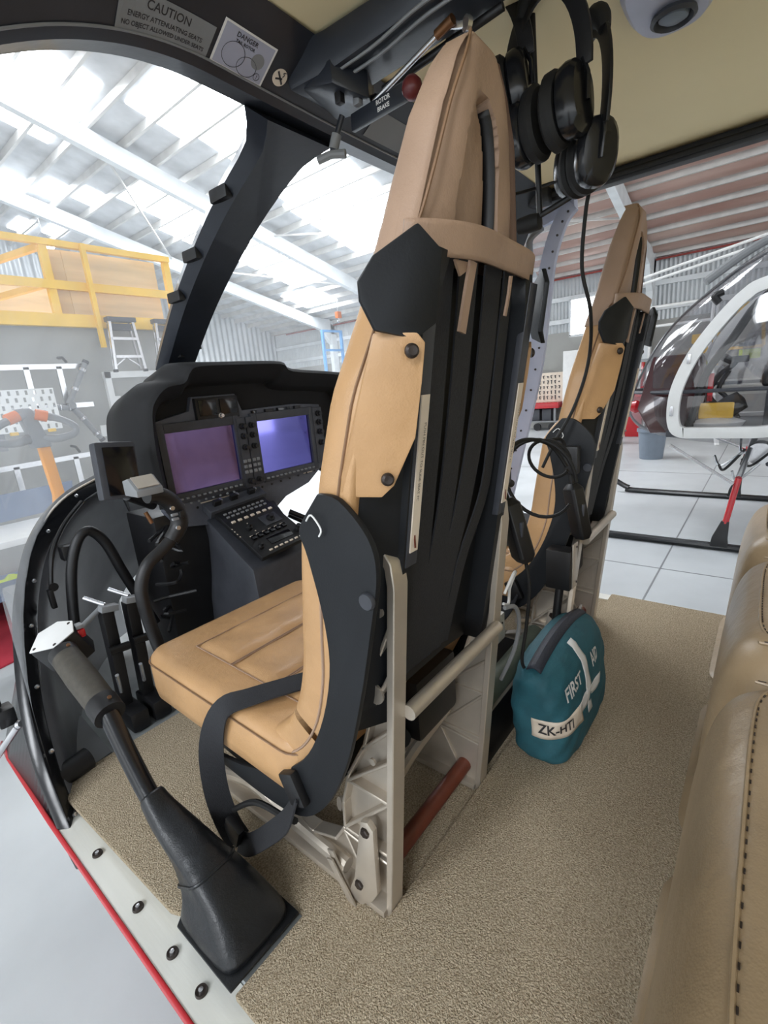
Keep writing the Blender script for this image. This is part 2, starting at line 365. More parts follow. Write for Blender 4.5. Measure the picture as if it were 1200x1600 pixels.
def build_office_side():
    Y = 6.0
    wl = struct(MB().box((.4, Y+.1, (GZ+1.80)/2), (6.06, .2, 1.80-GZ)).build('wall_left', 'wallgrey', smooth=False), 'grey painted office wall under the yellow mezzanine')
    # door with white frame
    d = struct(MB().box((2.77, Y-.005, (GZ+1.24)/2), (.56, .02, 1.24-GZ)).build('door_1', 'wallgrey', smooth=False), 'plain grey office door in a white frame')
    for a in (((2.465, Y-.03, (GZ+1.31)/2), (.065, .06, 1.31-GZ)), ((3.075, Y-.03, (GZ+1.31)/2), (.065, .06, 1.31-GZ)), ((2.77, Y-.03, 1.272), (.68, .06, .07))):
        MB().box(*a).build('door_frame', 'white', d, smooth=False)
    MB().box((2.53, Y-.03, .98), (.07, .01, .11)).build('notice', 'white', d, smooth=False)
    tag(MB().box((2.32, Y-.012, .66), (.085, .024, .13)).build('light_switch', 'white', bevel=.004), 'white light switch plate on wall beside the office door', 'switch')
    # mezzanine
    t = thing('mezzanine', 'yellow steel mezzanine railing with plywood panels above the grey office wall', 'mezzanine', (.5, Y, 1.78))
    MB().box((.4, 5.92, 1.835), (6.1, .08, .125)).build('floor_beam', 'yellow', t, smooth=False)
    MB().box((.4, 7.2, 1.86), (6.06, 2.5, .06)).build('deck', 'ply', t, smooth=False)
    MB().box((.4, 5.93, 2.185), (6.1, .05, .085)).build('mid_rail', 'yellow', t, smooth=False)
    MB().box((.4, 5.93, 2.585), (6.1, .06, .06)).build('top_rail', 'yellow', t, smooth=False)
    for x in (-.9, .3, 2.11, 3.41): MB().box((x, 5.95, 2.24), (.075, .06, .72)).build('post', 'yellow', t, smooth=False)
    MB().bar((2.46, 5.86, 2.6), (2.46, 5.86, 1.56), .045, .05, (0, 1, 0)).build('post', 'yellow', t, smooth=False)
    MB().box((2.80, 6.02, 2.37), (1.0, .025, .36)).build('plywood_panel', 'ply', t, smooth=False)
    MB().box((2.80, 6.02, 2.03), (1.0, .025, .26)).build('plywood_panel', 'ply', t, smooth=False)
    MB().box((2.28, 6.03, 2.36), (.30, .025, .38)).build('plywood_panel', 'ply', t, smooth=False)
    MB().box((2.28, 6.03, 2.03), (.30, .025, .26)).build('plywood_panel', 'ply', t, smooth=False)
    MB().box((1.0, 8.3, 2.3), (4.6, .05, .9)).build('back_panel', 'ply', t, smooth=False)
    MB().bar((2.1, 5.98, 2.55), (1.75, 7.0, 2.5), .05, .06).build('side_rail', 'yellow', t, smooth=False)
    MB().bar((2.1, 5.98, 2.2), (1.75, 7.0, 2.16), .05, .06).build('side_rail', 'yellow', t, smooth=False)
    MB().box((1.72, 7.0, 2.2), (.07, .07, .7)).build('post', 'yellow', t, smooth=False)
    MB().box((1.0, 7.1, 2.33), (1.5, .05, .06)).build('shelf_rail', 'yellow', t, smooth=False)
    MB().box((1.0, 7.1, 2.02), (1.5, .05, .06)).build('shelf_rail', 'yellow', t, smooth=False)
    for x, s, zz, lb in ((1.55, .16, 2.36, 'tan cardboard box on the upper rail of the mezzanine shelf'), (1.62, .13, 1.89, 'pale cardboard box on the mezzanine deck behind the rail')):
        b = thing('cardboard_box', lb, 'box', (x, 7.05, zz))
        MB().box((x, 7.05, zz+s*.6), (s*1.4, .3, s*1.2)).build('carton', 'ply', b, bevel=.006)
        MB().box((x, 6.897, zz+s*.8), (s*.6, .004, s*.3)).build('tape_label', 'white', b, smooth=False)
    # stepladders hanging
    for xc, lb in ((2.65, 'aluminium stepladder hung on wall nearer the plywood centre'), (3.17, 'aluminium stepladder hung on wall beside the windscreen pillar')):
        s = thing('stepladder', lb, 'ladder', (xc, 5.88, 1.3), 'hung stepladders')
        MB().box((xc+.01, 5.78, 1.845), (.31, .10, .05)).build('top_cap', 'dkgrey', s, bevel=.006)
        for sg in (-1, 1):
            MB().bar((xc+sg*.125, 5.75, 1.83), (xc+sg*.165, 5.75, 1.31), .028, .03, (0, 1, 0)).build('rail', 'steel', s, smooth=False)
            MB().bar((xc+sg*.115, 5.83, 1.82), (xc+sg*.15, 5.83, 1.32), .018, .02, (0, 1, 0)).build('rear_rail', 'steel', s, smooth=False)
            MB().box((xc+sg*.167, 5.75, 1.30), (.035, .05, .03)).build('foot', 'black', s, smooth=False)
            MB().bar((xc, 5.80, 1.45), (xc+sg*.14, 5.80, 1.35), .012, .012).build('brace', 'steel', s, smooth=False)
        MB().box((xc, 5.8, 1.77), (.23, .06, .07)).build('pinch_plate', 'dkgrey', s, smooth=False)
        for z in (1.64, 1.45, ): MB().box((xc, 5.75, z), (.28, .07, .028)).build('step', 'steel', s, smooth=False)
    # horizontal extension ladders on the wall
    def ladder(z0, z1, x0, x1, rungs, lb, tilt=0.):
        s = thing('extension_ladder', lb, 'ladder', ((x0+x1)/2, 5.85, z1), 'wall ladders')
        MB().bar((x0, 5.82, z0+tilt*(x0-x1)), (x1, 5.82, z0), .03, .05).build('rail', 'steel', s, smooth=False)
        MB().bar((x0, 5.82, z1+tilt*(x0-x1)), (x1, 5.82, z1), .03, .05).build('rail', 'steel', s, smooth=False)
        for x in rungs: MB().bar((x, 5.82, z0+tilt*(x-x1)), (x-.0, 5.82, z1+tilt*(x-x1)), .05, .03, (0, 1, 0)).build('rung', 'steel', s, smooth=False)
        for x in (x0+.45, x1-.18):
            MB().tube([(x, 5.98, z0+.1), (x, 5.85, z0+.09), (x, 5.78, z0+.04)], .014, 8).build('wall_hook', 'black', s)
    ladder(1.365, .965, .2, 2.20, (.55, 1.0, 1.35, 1.66, 1.95), 'aluminium ladder hung flat on the wall above the perforated rack')
    ladder(.44, .09, .2, 2.12, (.5, .95, 1.36, 1.9), 'aluminium ladder hung low on the wall behind the orange handle', .03)
    # grey pipe bracket assembly
    s = thing('pipe_bracket', 'grey two armed pipe bracket leaning on wall right of ladders', 'bracket', (2.0, 5.72, .56))
    for a, b, nm in (((1.93, 5.72, .98), (2.19, 5.74, 1.40), 'upper_arm'), ((1.78, 5.72, .96), (1.96, 5.72, .94), 'short_arm'), ((1.95, 5.72, .96), (2.17, 5.72, .58), 'lower_arm')):
        a = Vector(a); b = Vector(b)
        MB().cyl(a, b, .03, .026).build(nm, 'plastgrey', s)
        for k in (.35, .8): MB().cyl(a+(b-a)*(k-.03), a+(b-a)*(k+.03), .036).build('collar', 'steel', s)
        MB().cyl(b-(b-a).normalized()*.02, b+(b-a).normalized()*.012, .032).build('end_cap', 'dkgrey', s)
    MB().lathe((1.95, 5.68, .965), (0, 1, 0), [(.01, 0), (.035, 0), (.035, .05), (.01, .05)]).build('pivot', 'plastgrey', s)
    # perforated rack panel with slots
    s = thing('perforated_rack', 'white perforated rack panel standing behind the grey tug handle', 'rack', (1.3, 5.3, GZ))
    x0, x1, z0, z1 = .7, 1.685, .76, 1.134; nx, nz = 15, 6; m = MB()
    cw, ch = (x1-x0)/nx, (z1-z0)/nz
    for i in range(nx):
        for k in range(nz):
            cx = x0+cw*(i+.5); cz = z0+ch*(k+.5); o = .18*cw*(1 if k % 2 else -1)
            hw, hh = cw*.17, ch*.32
            for (a, b, c2, d2) in ((cx-cw/2, cx+o-hw, cz-ch/2, cz+ch/2), (cx+o+hw, cx+cw/2, cz-ch/2, cz+ch/2), (cx+o-hw, cx+o+hw, cz+hh, cz+ch/2), (cx+o-hw, cx+o+hw, cz-ch/2, cz-hh)):
                m.box(((a+b)/2, 5.3, (c2+d2)/2), (b-a, .012, d2-c2))
    m.build('slotted_panel', 'white', s, smooth=False)
    MB().box(((x0+x1)/2, 5.33, (z0+z1)/2), (.06, .05, z1-z0+.3)).build('stand', 'plastgrey', s, smooth=False); MB().bar(((x0+x1)/2, 5.35, z0), ((x0+x1)/2, 5.78, z0-.1), .05, .05).build('wall_arm', 'plastgrey', s, smooth=False)
    # bench box and table
    s = thing('workbench', 'white workbench with upstand panel below the orange tug handle', 'bench', (1.0, 4.9, GZ))
    MB().prism([(.2, 5.02, .02), (1.52, 5.02, .06), (1.565, 5.02, .285), (.2, 5.02, .25)], (0, .03, 0)).build('upstand_panel', 'bluegrey', s, smooth=False)
    MB().prism([(.2, 4.4, -.05), (1.10, 4.4, -.05), (1.45, 5.02, -.03), (.2, 5.02, -.03)], (0, 0, .05)).build('worktop', 'white', s, bevel=.006)
    for x, y in ((1.0, 4.5), (1.3, 4.95), (.3, 4.5), (.3, 4.95)): MB().bar((x, y, GZ), (x, y, -.05), .05, .05).build('leg', 'plastgrey', s, smooth=False)
    MB().box((.7, 4.7, -.45), (.9, .4, .04)).build('lower_shelf', 'bluegrey', s, smooth=False)
    # hi vis vest over grey boat cushion / trolley
    s = thing('creeper_trolley', 'low blue grey padded trolley standing on the red mat', 'trolley', (1.0, 5.2, GZ))
    MB().loft([[V(.95+.75*math.cos(a), 5.45+.35*math.sin(a), z) for a in [2*math.pi*k/24 for k in range(24)]] for z in (-.66, -.62, -.60)]).build('deck_pad', 'bluegrey', s, bevel=.01)
    for x, y in ((.5, 5.2), (1.4, 5.2), (.5, 5.45), (1.4, 5.45)): MB().lathe((x-.02, y, GZ+.08), (1, 0, 0), [(.01, 0), (.08, 0), (.08, .04), (.01, .04)]).build('castor', 'black', s)
    m = MB(); rows = []
    for i in range(13):
        rr = []
        for j in range(9):
            u = i/12; v = j/8; rr.append(V(.78+.42*u, 5.02+.40*v, -.595+.09*math.sin(math.pi*u)*math.sin(math.pi*v)*(1+.4*math.sin(9*u+7*v))+.012*math.sin(21*u-13*v)))
        rows.append(rr)
    s = thing('safety_vest', 'bright yellow hi vis vest dropped on the padded trolley', 'vest', (1.0, 5.2, -.6))
    m.grid(rows).build('fabric', 'hivis', s, thick=.012)
    tag(MB().prism([(.1, 4.0, GZ+.002), (1.15, 4.25, GZ+.002), (1.6, 6.0-.05, GZ+.002), (.1, 5.9, GZ+.002)], (0, 0, .012)).build('floor_mat', 'redmat', smooth=False), 'large red rubber mat on the floor by the office wall', 'mat')
    # tug / pallet truck handle
    s = thing('tug_tiller', 'grey looped tiller head on an orange post outside the nose', 'tug', (1.02, 3.6, GZ))
    sec = lambda x, z, wd, dp: [V(x+a*wd/2, 3.6+b*dp/2, z) for a, b in ((-1, -1), (1, -1), (1, 1), (-1, 1))]
    MB().loft([sec(.92, -.3, .10, .08), sec(1.025, .39, .062, .06), sec(1.01, .74, .062, .06)]).build('post', 'orange', s, bevel=.008)
    MB().loft([sec(1.0, .70, .10, .11), sec(.985, .80, .085, .10), sec(.955, .93, .085, .085), sec(.95, .945, .07, .07)]).build('tiller_head', 'plastgrey', s, bevel=.012)
    for sg in (-1, 1):
        p = [(.97+sg*.03, 3.58, .76), (.97+sg*.12, 3.55, .745), (.97+sg*.21, 3.53, .765), (.97+sg*.225, 3.53, .81), (.97+sg*.16, 3.54, .86), (.97+sg*.08, 3.56, .89), (.97+sg*.03, 3.58, .90)]
        MB().tube(cr(p, 5), lambda t: .03-.010*math.sin(math.pi*t), 12).build('loop_handle', 'plastgrey', s)
        MB().cyl((.955+sg*.045, 3.56, .905), (.955+sg*.105, 3.55, .885), .034).build('thumb_wheel', 'orange2', s)
        MB().box((.97+sg*.1, 3.56, .80), (.04, .03, .02)).build('button', 'yellow', s, bevel=.004)
    s2 = MB(); s2.box((.9, 3.65, -.45), (.5, .6, .5)); s2.box((.9, 3.2, -.72), (.4, .9, .08)); s2.build('drive_body', 'plastgrey', s, bevel=.03)
    for x in (.7, 1.1): MB().lathe((x-.03, 3.8, GZ+.1), (1, 0, 0), [(.02, 0), (.1, 0), (.1, .06), (.02, .06)]).build('wheel', 'black', s)
build_office_side()

def build_right_side():
    # workbench with shadow board
    s = thing('tool_bench', 'tool bench with red top drawer under a shadow board by the right wall', 'bench', (14.6, 5.5, GZ))
    MB().box((14.75, 5.45, .42), (.06, 1.1, .85)).build('shadow_board', 'offwhite', s, smooth=False)
    rnd = random.Random(3)
    for i in range(8):
        for k in range(5):
            y = 5.02+.115*i; z = .12+.15*k
            h = rnd.uniform(.03, .11); m = MB()
            m.bar((14.70, y, z-h/2), (14.70, y+rnd.uniform(-.03, .03), z+h/2), .02, .018, (1, 0, 0)); m.box((14.70, y, z+h/2), (.02, .04, .018))
            m.build('hung_tool', 'dkgrey', s, smooth=False)
    MB().box((14.5, 5.45, -.08), (.6, 1.15, .17)).build('top_drawer', 'red', s, bevel=.01)
    for y in (5.0, 5.95): MB().bar((14.3, y, GZ), (14.3, y, -.16), .06, .06).build('leg', 'plastgrey', s, smooth=False)
    for y, z, c in ((5.25, -.36, 'dkgrey'), (5.6, -.36, 'dkgrey')): MB().box((14.5, y, z), (.4, .28, .34)).build('storage_case', c, s, bevel=.02)
    MB().box((14.5, 5.45, -.55), (.6, 1.1, .03)).build('lower_shelf', 'plastgrey', s, smooth=False)
    for y in (5.05, 5.5): MB().lathe((14.2, y, GZ+.11), (1, 0, 0), [(.02, 0), (.11, 0), (.11, .06), (.02, .06)]).build('castor', 'black', s)
    tag(MB().box((14.6, 4.55, .3), (.5, .5, 2.2)).build('locker', 'white', bevel=.01), 'tall white locker standing between tool bench and window', 'locker')
    # access platform with white rails
    s = thing('access_platform', 'white handrail work platform behind the small helicopter', 'platform', (12, 1.6, GZ))
    for x, y in ((12, 2.35), (12, 1.1), (12.9, 2.35), (12.9, 1.1)): MB().cyl((x, y, .3), (x, y, 2.02), .03).build('rail_post', 'white', s)
    for z in (1.62, 2.0):
        MB().cyl((12, 1.1, z), (12, 2.35, z), .028).build('hand_rail', 'white', s); MB().cyl((12, 2.35, z), (12.9, 2.35, z), .028).build('hand_rail', 'white', s)
    MB().box((12.45, 1.7, .95), (1.0, 1.4, .06)).build('deck', 'plastgrey', s, smooth=False)
    for y in (1.1, 2.35):
        MB().bar((12, y, 1.0), (11.6, y+.3*(1 if y > 2 else -1), GZ), .06, .06).build('leg', 'white', s, smooth=False); MB().bar((12.9, y, 1.0), (13.3, y, GZ), .06, .06).build('leg', 'white', s, smooth=False)
    for k in range(5): MB().box((11.95-.08*k, 2.5+.05*k, .75-.32*k), (.24, .4, .03)).build('tread', 'plastgrey', s, smooth=False)
    tag(MB().box((13.0, 2.6, .05), (.3, .35, 1.74), None).build('red_cabinet', 'red', bevel=.02), 'red cabinet glimpsed behind the far seat and platform', 'cabinet')
    # yellow lifting frames and boxes on wall
    s = thing('lifting_frame', 'yellow tapered lifting frame hung on the wall above the small cabin', 'frame', (14.8, .65, 1.0))
    P = [(14.8, .98, 1.06), (14.8, .92, 1.7), (14.8, .72, 2.05), (14.8, .52, 2.0), (14.8, .36, 1.7), (14.8, .30, 1.06), (14.8, .98, 1.06)]
    for a, b in zip(P, P[1:]): MB().bar(a, b, .07, .07, (1, 0, 0)).build('frame_bar', 'yellow', s, bevel=.01)
    MB().box((14.75, .62, 1.12), (.12, .3, .08)).build('clamp', 'black', s, bevel=.01)
    tag(MB().box((14.85, .55, .9), (.02, .42, .22)).build('yellow_notice', 'hivis', smooth=False), 'small fluorescent notice on the wall under the lifting frame', 'notice')
    s = thing('yellow_toolbox', 'stacked yellow cases on a wall shelf left of lifting frame', 'case', (14.5, 1.45, .6))
    for z, dy in ((.7, 0), (.95, .04), (1.25, 0)): MB().box((14.5, 1.42+dy, z+.1), (.4, .55-.1*dy, .22)).build('case_body', 'yellow', s, bevel=.03)
    MB().box((14.6, 1.45, .66), (.6, .9, .04)).build('shelf', 'plastgrey', s, smooth=False)
    # bin
    s = thing('waste_bin', 'round grey plastic bin on the floor under the small helicopter nose', 'bin', (9.9, 1.67, GZ))
    MB().lathe((9.9, 1.67, GZ), (0, 0, 1), [(.02, 0), (.19, 0), (.235, .52), (.25, .52), (.25, .56), (.225, .56), (.18, .03), (.02, .03)], 28).build('bin_body', 'bin', s)
    MB().lathe((9.9, 1.67, GZ+.50), (0, 0, 1), [(.243, 0), (.257, .0), (.257, .05), (.243, .05)], 28).build('rim', 'bin', s)
build_right_side()
def build_far_end():
    s = thing('chain_hoist', 'thin chain hoist with an orange hook hanging by the far wall', 'hoist', (12.9, 12, 3.2))
    for dx in (-.06, .06): MB().cyl((12.9+dx, 12, roofz(12.9)-.19), (12.9+dx*.5, 12, 3.45), .012).build('chain', 'steel', s)
    MB().box((12.92, 12, 3.36), (.2, .14, .22)).build('hook_block', 'orange2', s, bevel=.03)
    MB().tube(cr([(12.92, 12, 3.26), (12.95, 12, 3.18), (12.90, 12, 3.12), (12.86, 12, 3.17)], 5), .02, 8).build('hook', 'steel', s)
    s = thing('blue_lift_frame', 'tall blue steel lifting frame standing near the far wall', 'frame', (12.5, 12, GZ))
    for x in (12.05, 12.95): MB().bar((x, 12, GZ), (x, 12, 2.85), .08, .08).build('upright', 'bluepaint', s, smooth=False)
    for z in (2.82, 2.2, 1.2): MB().bar((12.05, 12, z), (12.95, 12, z), .07, .07).build('cross_bar', 'bluepaint', s, smooth=False)
    for x in (12.05, 12.95): MB().bar((x, 11.5, GZ+.05), (x, 12.5, GZ+.05), .08, .08).build('foot', 'bluepaint', s, smooth=False)
build_far_end()

def build_helicopter2():
    X = 6.1
    H = thing('small_helicopter', 'small helicopter with bubble canopy, white door frame and black skids', 'helicopter', (X, 0, GZ))
    prof = cr([(-.45, 1.93), (.17, 1.79), (.5, 1.6), (.91, 1.24), (1.16, .81), (1.27, .42), (1.2, .25), (1.03, .16), (.75, .115)], 5)if False else None
    pr = [(-.6, 1.9), (-.2, 1.88), (.17, 1.79), (.5, 1.6), (.91, 1.24), (1.16, .81), (1.27, .42), (1.2, .25), (1.03, .16), (.75, .115)]
    pc = cr([V(0, a, b) for a, b in pr], 5)
    def bub(p, phi, sx=.72):
        yb = -.1; return V(X+sx*math.sin(phi)*(1-.12*max(0, (p.z-1.1))), min(p.y, yb) if p.y < yb else yb+(p.y-yb)*math.cos(phi)**.6, p.z)
    n = 21; ph = [(-1+2*k/(n-1))*math.pi*.497 for k in range(n)]
    up = [p for p in pc if p.z > .60]; lo = [p for p in pc if p.z <= .62]
    MB().grid([[bub(p, a) for a in ph] for p in up]).build('canopy', 'canopy', H, ang=80)
    MB().grid([[bub(p, a) for a in ph] for p in lo]).build('nose_window', 'canopy', H, ang=80)
    MB().tube([bub(V(0, 1.245, .60), a) for a in ph], .018, 8).build('canopy_seam', 'dkgrey', H)
    MB().tube([bub(p, 0) for p in pc[8:-4]], .012, 8).build('centre_strip', 'dkgrey', H)
    # white door frame, near and far side
    outer = [(-.45, 1.60), (.13, 1.50), (.30, 1.42), (.48, 1.23), (.66, .94), (.775, .65), (.79, .405), (.75, .22), (.66, .165), (-.75, .18)]
    inner = [(-.45, 1.50), (.10, 1.42), (.24, 1.35), (.39, 1.17), (.565, .92), (.67, .64), (.70, .42), (.68, .30), (.62, .27), (-.1, .25), (-.7, .52)]
    path = cr([V(5.4, (a[0]+b[0])/2, (a[1]+b[1])/2) for a, b in zip(outer[:9], inner[:9])], 5)
    for xx, nm in ((5.4, 'door_frame'), (6.8, 'door_frame')):
        pp = [V(xx, p.y, p.z) for p in path]+[V(xx, .1, .22), V(xx, -.1, .24), V(xx, -.75, .5)]
        MB().sweep(pp, [(-.05, -.05), (.05, -.05), (.05, .05), (-.05, .05)], True, (1, 0, 0)).build(nm, 'white', H, bevel=.012)
    # black inner pillar
    MB().tube(cr([(5.55, -.3, 1.52), (5.55, .12, 1.38), (5.55, .34, 1.05), (5.55, .52, .75), (5.55, .58, .45), (5.55, .62, .26)], 5), .035, 8).build('inner_pillar', 'black', H)
    for z, y in ((.90, .64), (.43, .75)): MB().box((5.33, y, z), (.03, .03, .09)).build('hinge', 'steel', H, bevel=.005)
    # floor, console, seat
    MB().box((X, .0, .2), (1.34, 1.6, .06)).build('cabin_floor', 'dkgrey', H, bevel=.01)
    MB().loft([[V(X+a*.22, .8+b*.22*k, z) for a, b in ((-1, -1), (1, -1), (1, 1), (-1, 1))] for z, k in ((.2, 1.3), (.6, 1.2), (.95, .9))]).build('instrument_pod', 'maroon', H, bevel=.04)
    MB().prism([(X-.62, .95, .2), (X-.62, 1.08, .45), (X-.4, 1.0, .95), (X-.35, .7, .95), (X-.5, .5, .2)], (.06, 0, 0)).build('nose_shroud', 'maroon', H, bevel=.02)
    MB().lathe((X-.45, 1.12, .46), (0, .9, .1), [(.005, -.07), (.05, -.05), (.07, 0), (.05, .05), (.005, .07)]).build('nose_light', 'red', H)
    MB().box((5.95, -.22, .40), (.6, .55, .36)).build('seat_base', 'dkgrey', H, bevel=.02)
    MB().box((5.95, -.2, .67), (.56, .6, .16)).build('seat_cushion', 'boot', H, bevel=.06, seg=4)
    MB().box((5.95, -.5, 1.0), (.56, .14, .7)).build('seat_back', 'boot', H, bevel=.05, seg=4)
    MB().lathe((5.75, .33, .42), (0, -.3, .2), [(.01, -.14), (.09, -.12), (.10, .0), (.09, .12), (.01, .14)]).build('collective_gaiter', 'rubber', H)
    MB().tube(cr([(5.75, .33, .28), (5.75, .42, .42), (5.75, .50, .56), (5.75, .42, .74), (5.75, .34, .80), (5.75, .3, .86)], 5), .026, 10).build('cyclic_stick', 'black', H)
    MB().tube(cr([(5.85, .25, .30), (5.85, .36, .50), (5.85, .43, .60), (5.85, .36, .76)], 5), .022, 10).build('cyclic_stick', 'black', H)
    MB().tube(cr([(5.75, .33, .84), (5.75, .42, .90), (5.75, .44, .95)], 4), .035, 10).build('cyclic_grip', 'black', H)
    MB().box((5.75, .28, .86), (.05, .14, .06)).build('grip_switch_box', 'black', H, bevel=.012)
    MB().lathe((X+.45, -.05, .95), (1, 0, 0), [(.01, -.2), (.3, -.18), (.36, 0), (.3, .18), (.01, .2)]).build('engine_shroud', 'canopy', H)
    m = MB(); m.lathe((5.7, .42, .27), (0, 0, 1), [(.01, -.03), (.22, -.02), (.24, .02), (.12, .06), (.01, .07)], 14); m.build('white_cover_bag', 'white', H)
    MB().box((5.62, .48, .62), (.02, .045, .26)).build('fire_extinguisher_tag', 'red', H, bevel=.005)
    MB().box((5.62, .42, .40), (.03, .28, .15)).build('first_aid_pouch', 'yellow', H, bevel=.02)
    # skids
    for sx in (5.08, 7.1):
        p = cr([(sx, 1.62, GZ+.16), (sx, 1.45, GZ+.07), (sx, 1.2, GZ+.035), (sx, -1.6, GZ+.035)], 5)
        MB().tube(p, .035, 10).build('skid_tube', 'blackgloss', H)
        MB().loft([[V(sx+a*wd, .26+off+b*ln, z) for a, b in ((-1, -1), (1, -1), (1, 1), (-1, 1))] for z, wd, ln, off in ((GZ+.04, .035, .07, 0), (GZ+.12, .03, .06, -.0), (GZ+.28, .022, .03, -.03))]).build('skid_shoe', 'black', H, bevel=.008)
        MB().tube([(sx, .23, GZ+.26), (sx+.04*(1 if sx < X else -1), .17, -.15)], .025, 10).build('oleo_leg', 'red', H)
        MB().cyl((sx+.04*(1 if sx < X else -1), .17, -.15), (X-.35*(1 if sx < X else -1), .1, .12), .025).build('cross_strut', 'steel', H)
        MB().cyl((sx+.02, .2, -.2), (sx+.3*(1 if sx < X else -1), .75, .1), .014).build('drag_strut', 'steel', H)
        MB().tube([(sx, -1.3, GZ+.05), (X-.3*(1 if sx < X else -1), -1.0, .1)], .03, 10).build('oleo_leg', 'dkgrey', H)
    rnd = random.Random(5)
    for i in range(9):
        a = V(X-.5+rnd.uniform(-.2, .4), rnd.uniform(-.3, .2), rnd.uniform(-.15, .1)); b = a+V(rnd.uniform(-.3, .3), rnd.uniform(-.3, .3), rnd.uniform(-.15, .05))
        c = (a+b)/2+V(0, .05, -.12); MB().tube(cr([a, c, b], 6), .012, 6).build('underbelly_line', 'black' if i % 2 else 'steel', H)
    MB().box((X-.2, -.25, -.02), (.5, .5, .24)).build('engine_block', 'dkgrey', H, bevel=.03)
    MB().lathe((X-.55, .05, .0), (1, 0, 0), [(.01, 0), (.1, 0), (.1, .2), (.01, .2)]).build('belly_pulley', 'steel', H)
    MB().box((X, -.9, .9), (1.2, .5, 1.5)).build('aft_fuselage', 'white', H, bevel=.1, seg=3)
    # air hose grey behind canopy
    MB().tube(cr([(5.7, .6, 1.58), (5.85, .2, 1.85), (5.9, -.3, 1.98)], 6), .04, 10).build('roof_duct', 'plastgrey', H)
    MB().tube(cr([(5.5, .46, 1.36), (5.5, .50, 1.42), (5.52, .44, 1.45)], 4), .03, 8).build('vent_knob', 'black', H)
    # rotor blade tied forward
    MB().cyl((8.9, 2.35, 1.98), (8.9, -1.0, 2.55), .02).build('tie_line', 'white', H); MB().cyl((8.9, 2.35, 2.06), (8.9, -1.0, 2.66), .02).build('tie_line', 'white', H)
build_helicopter2()

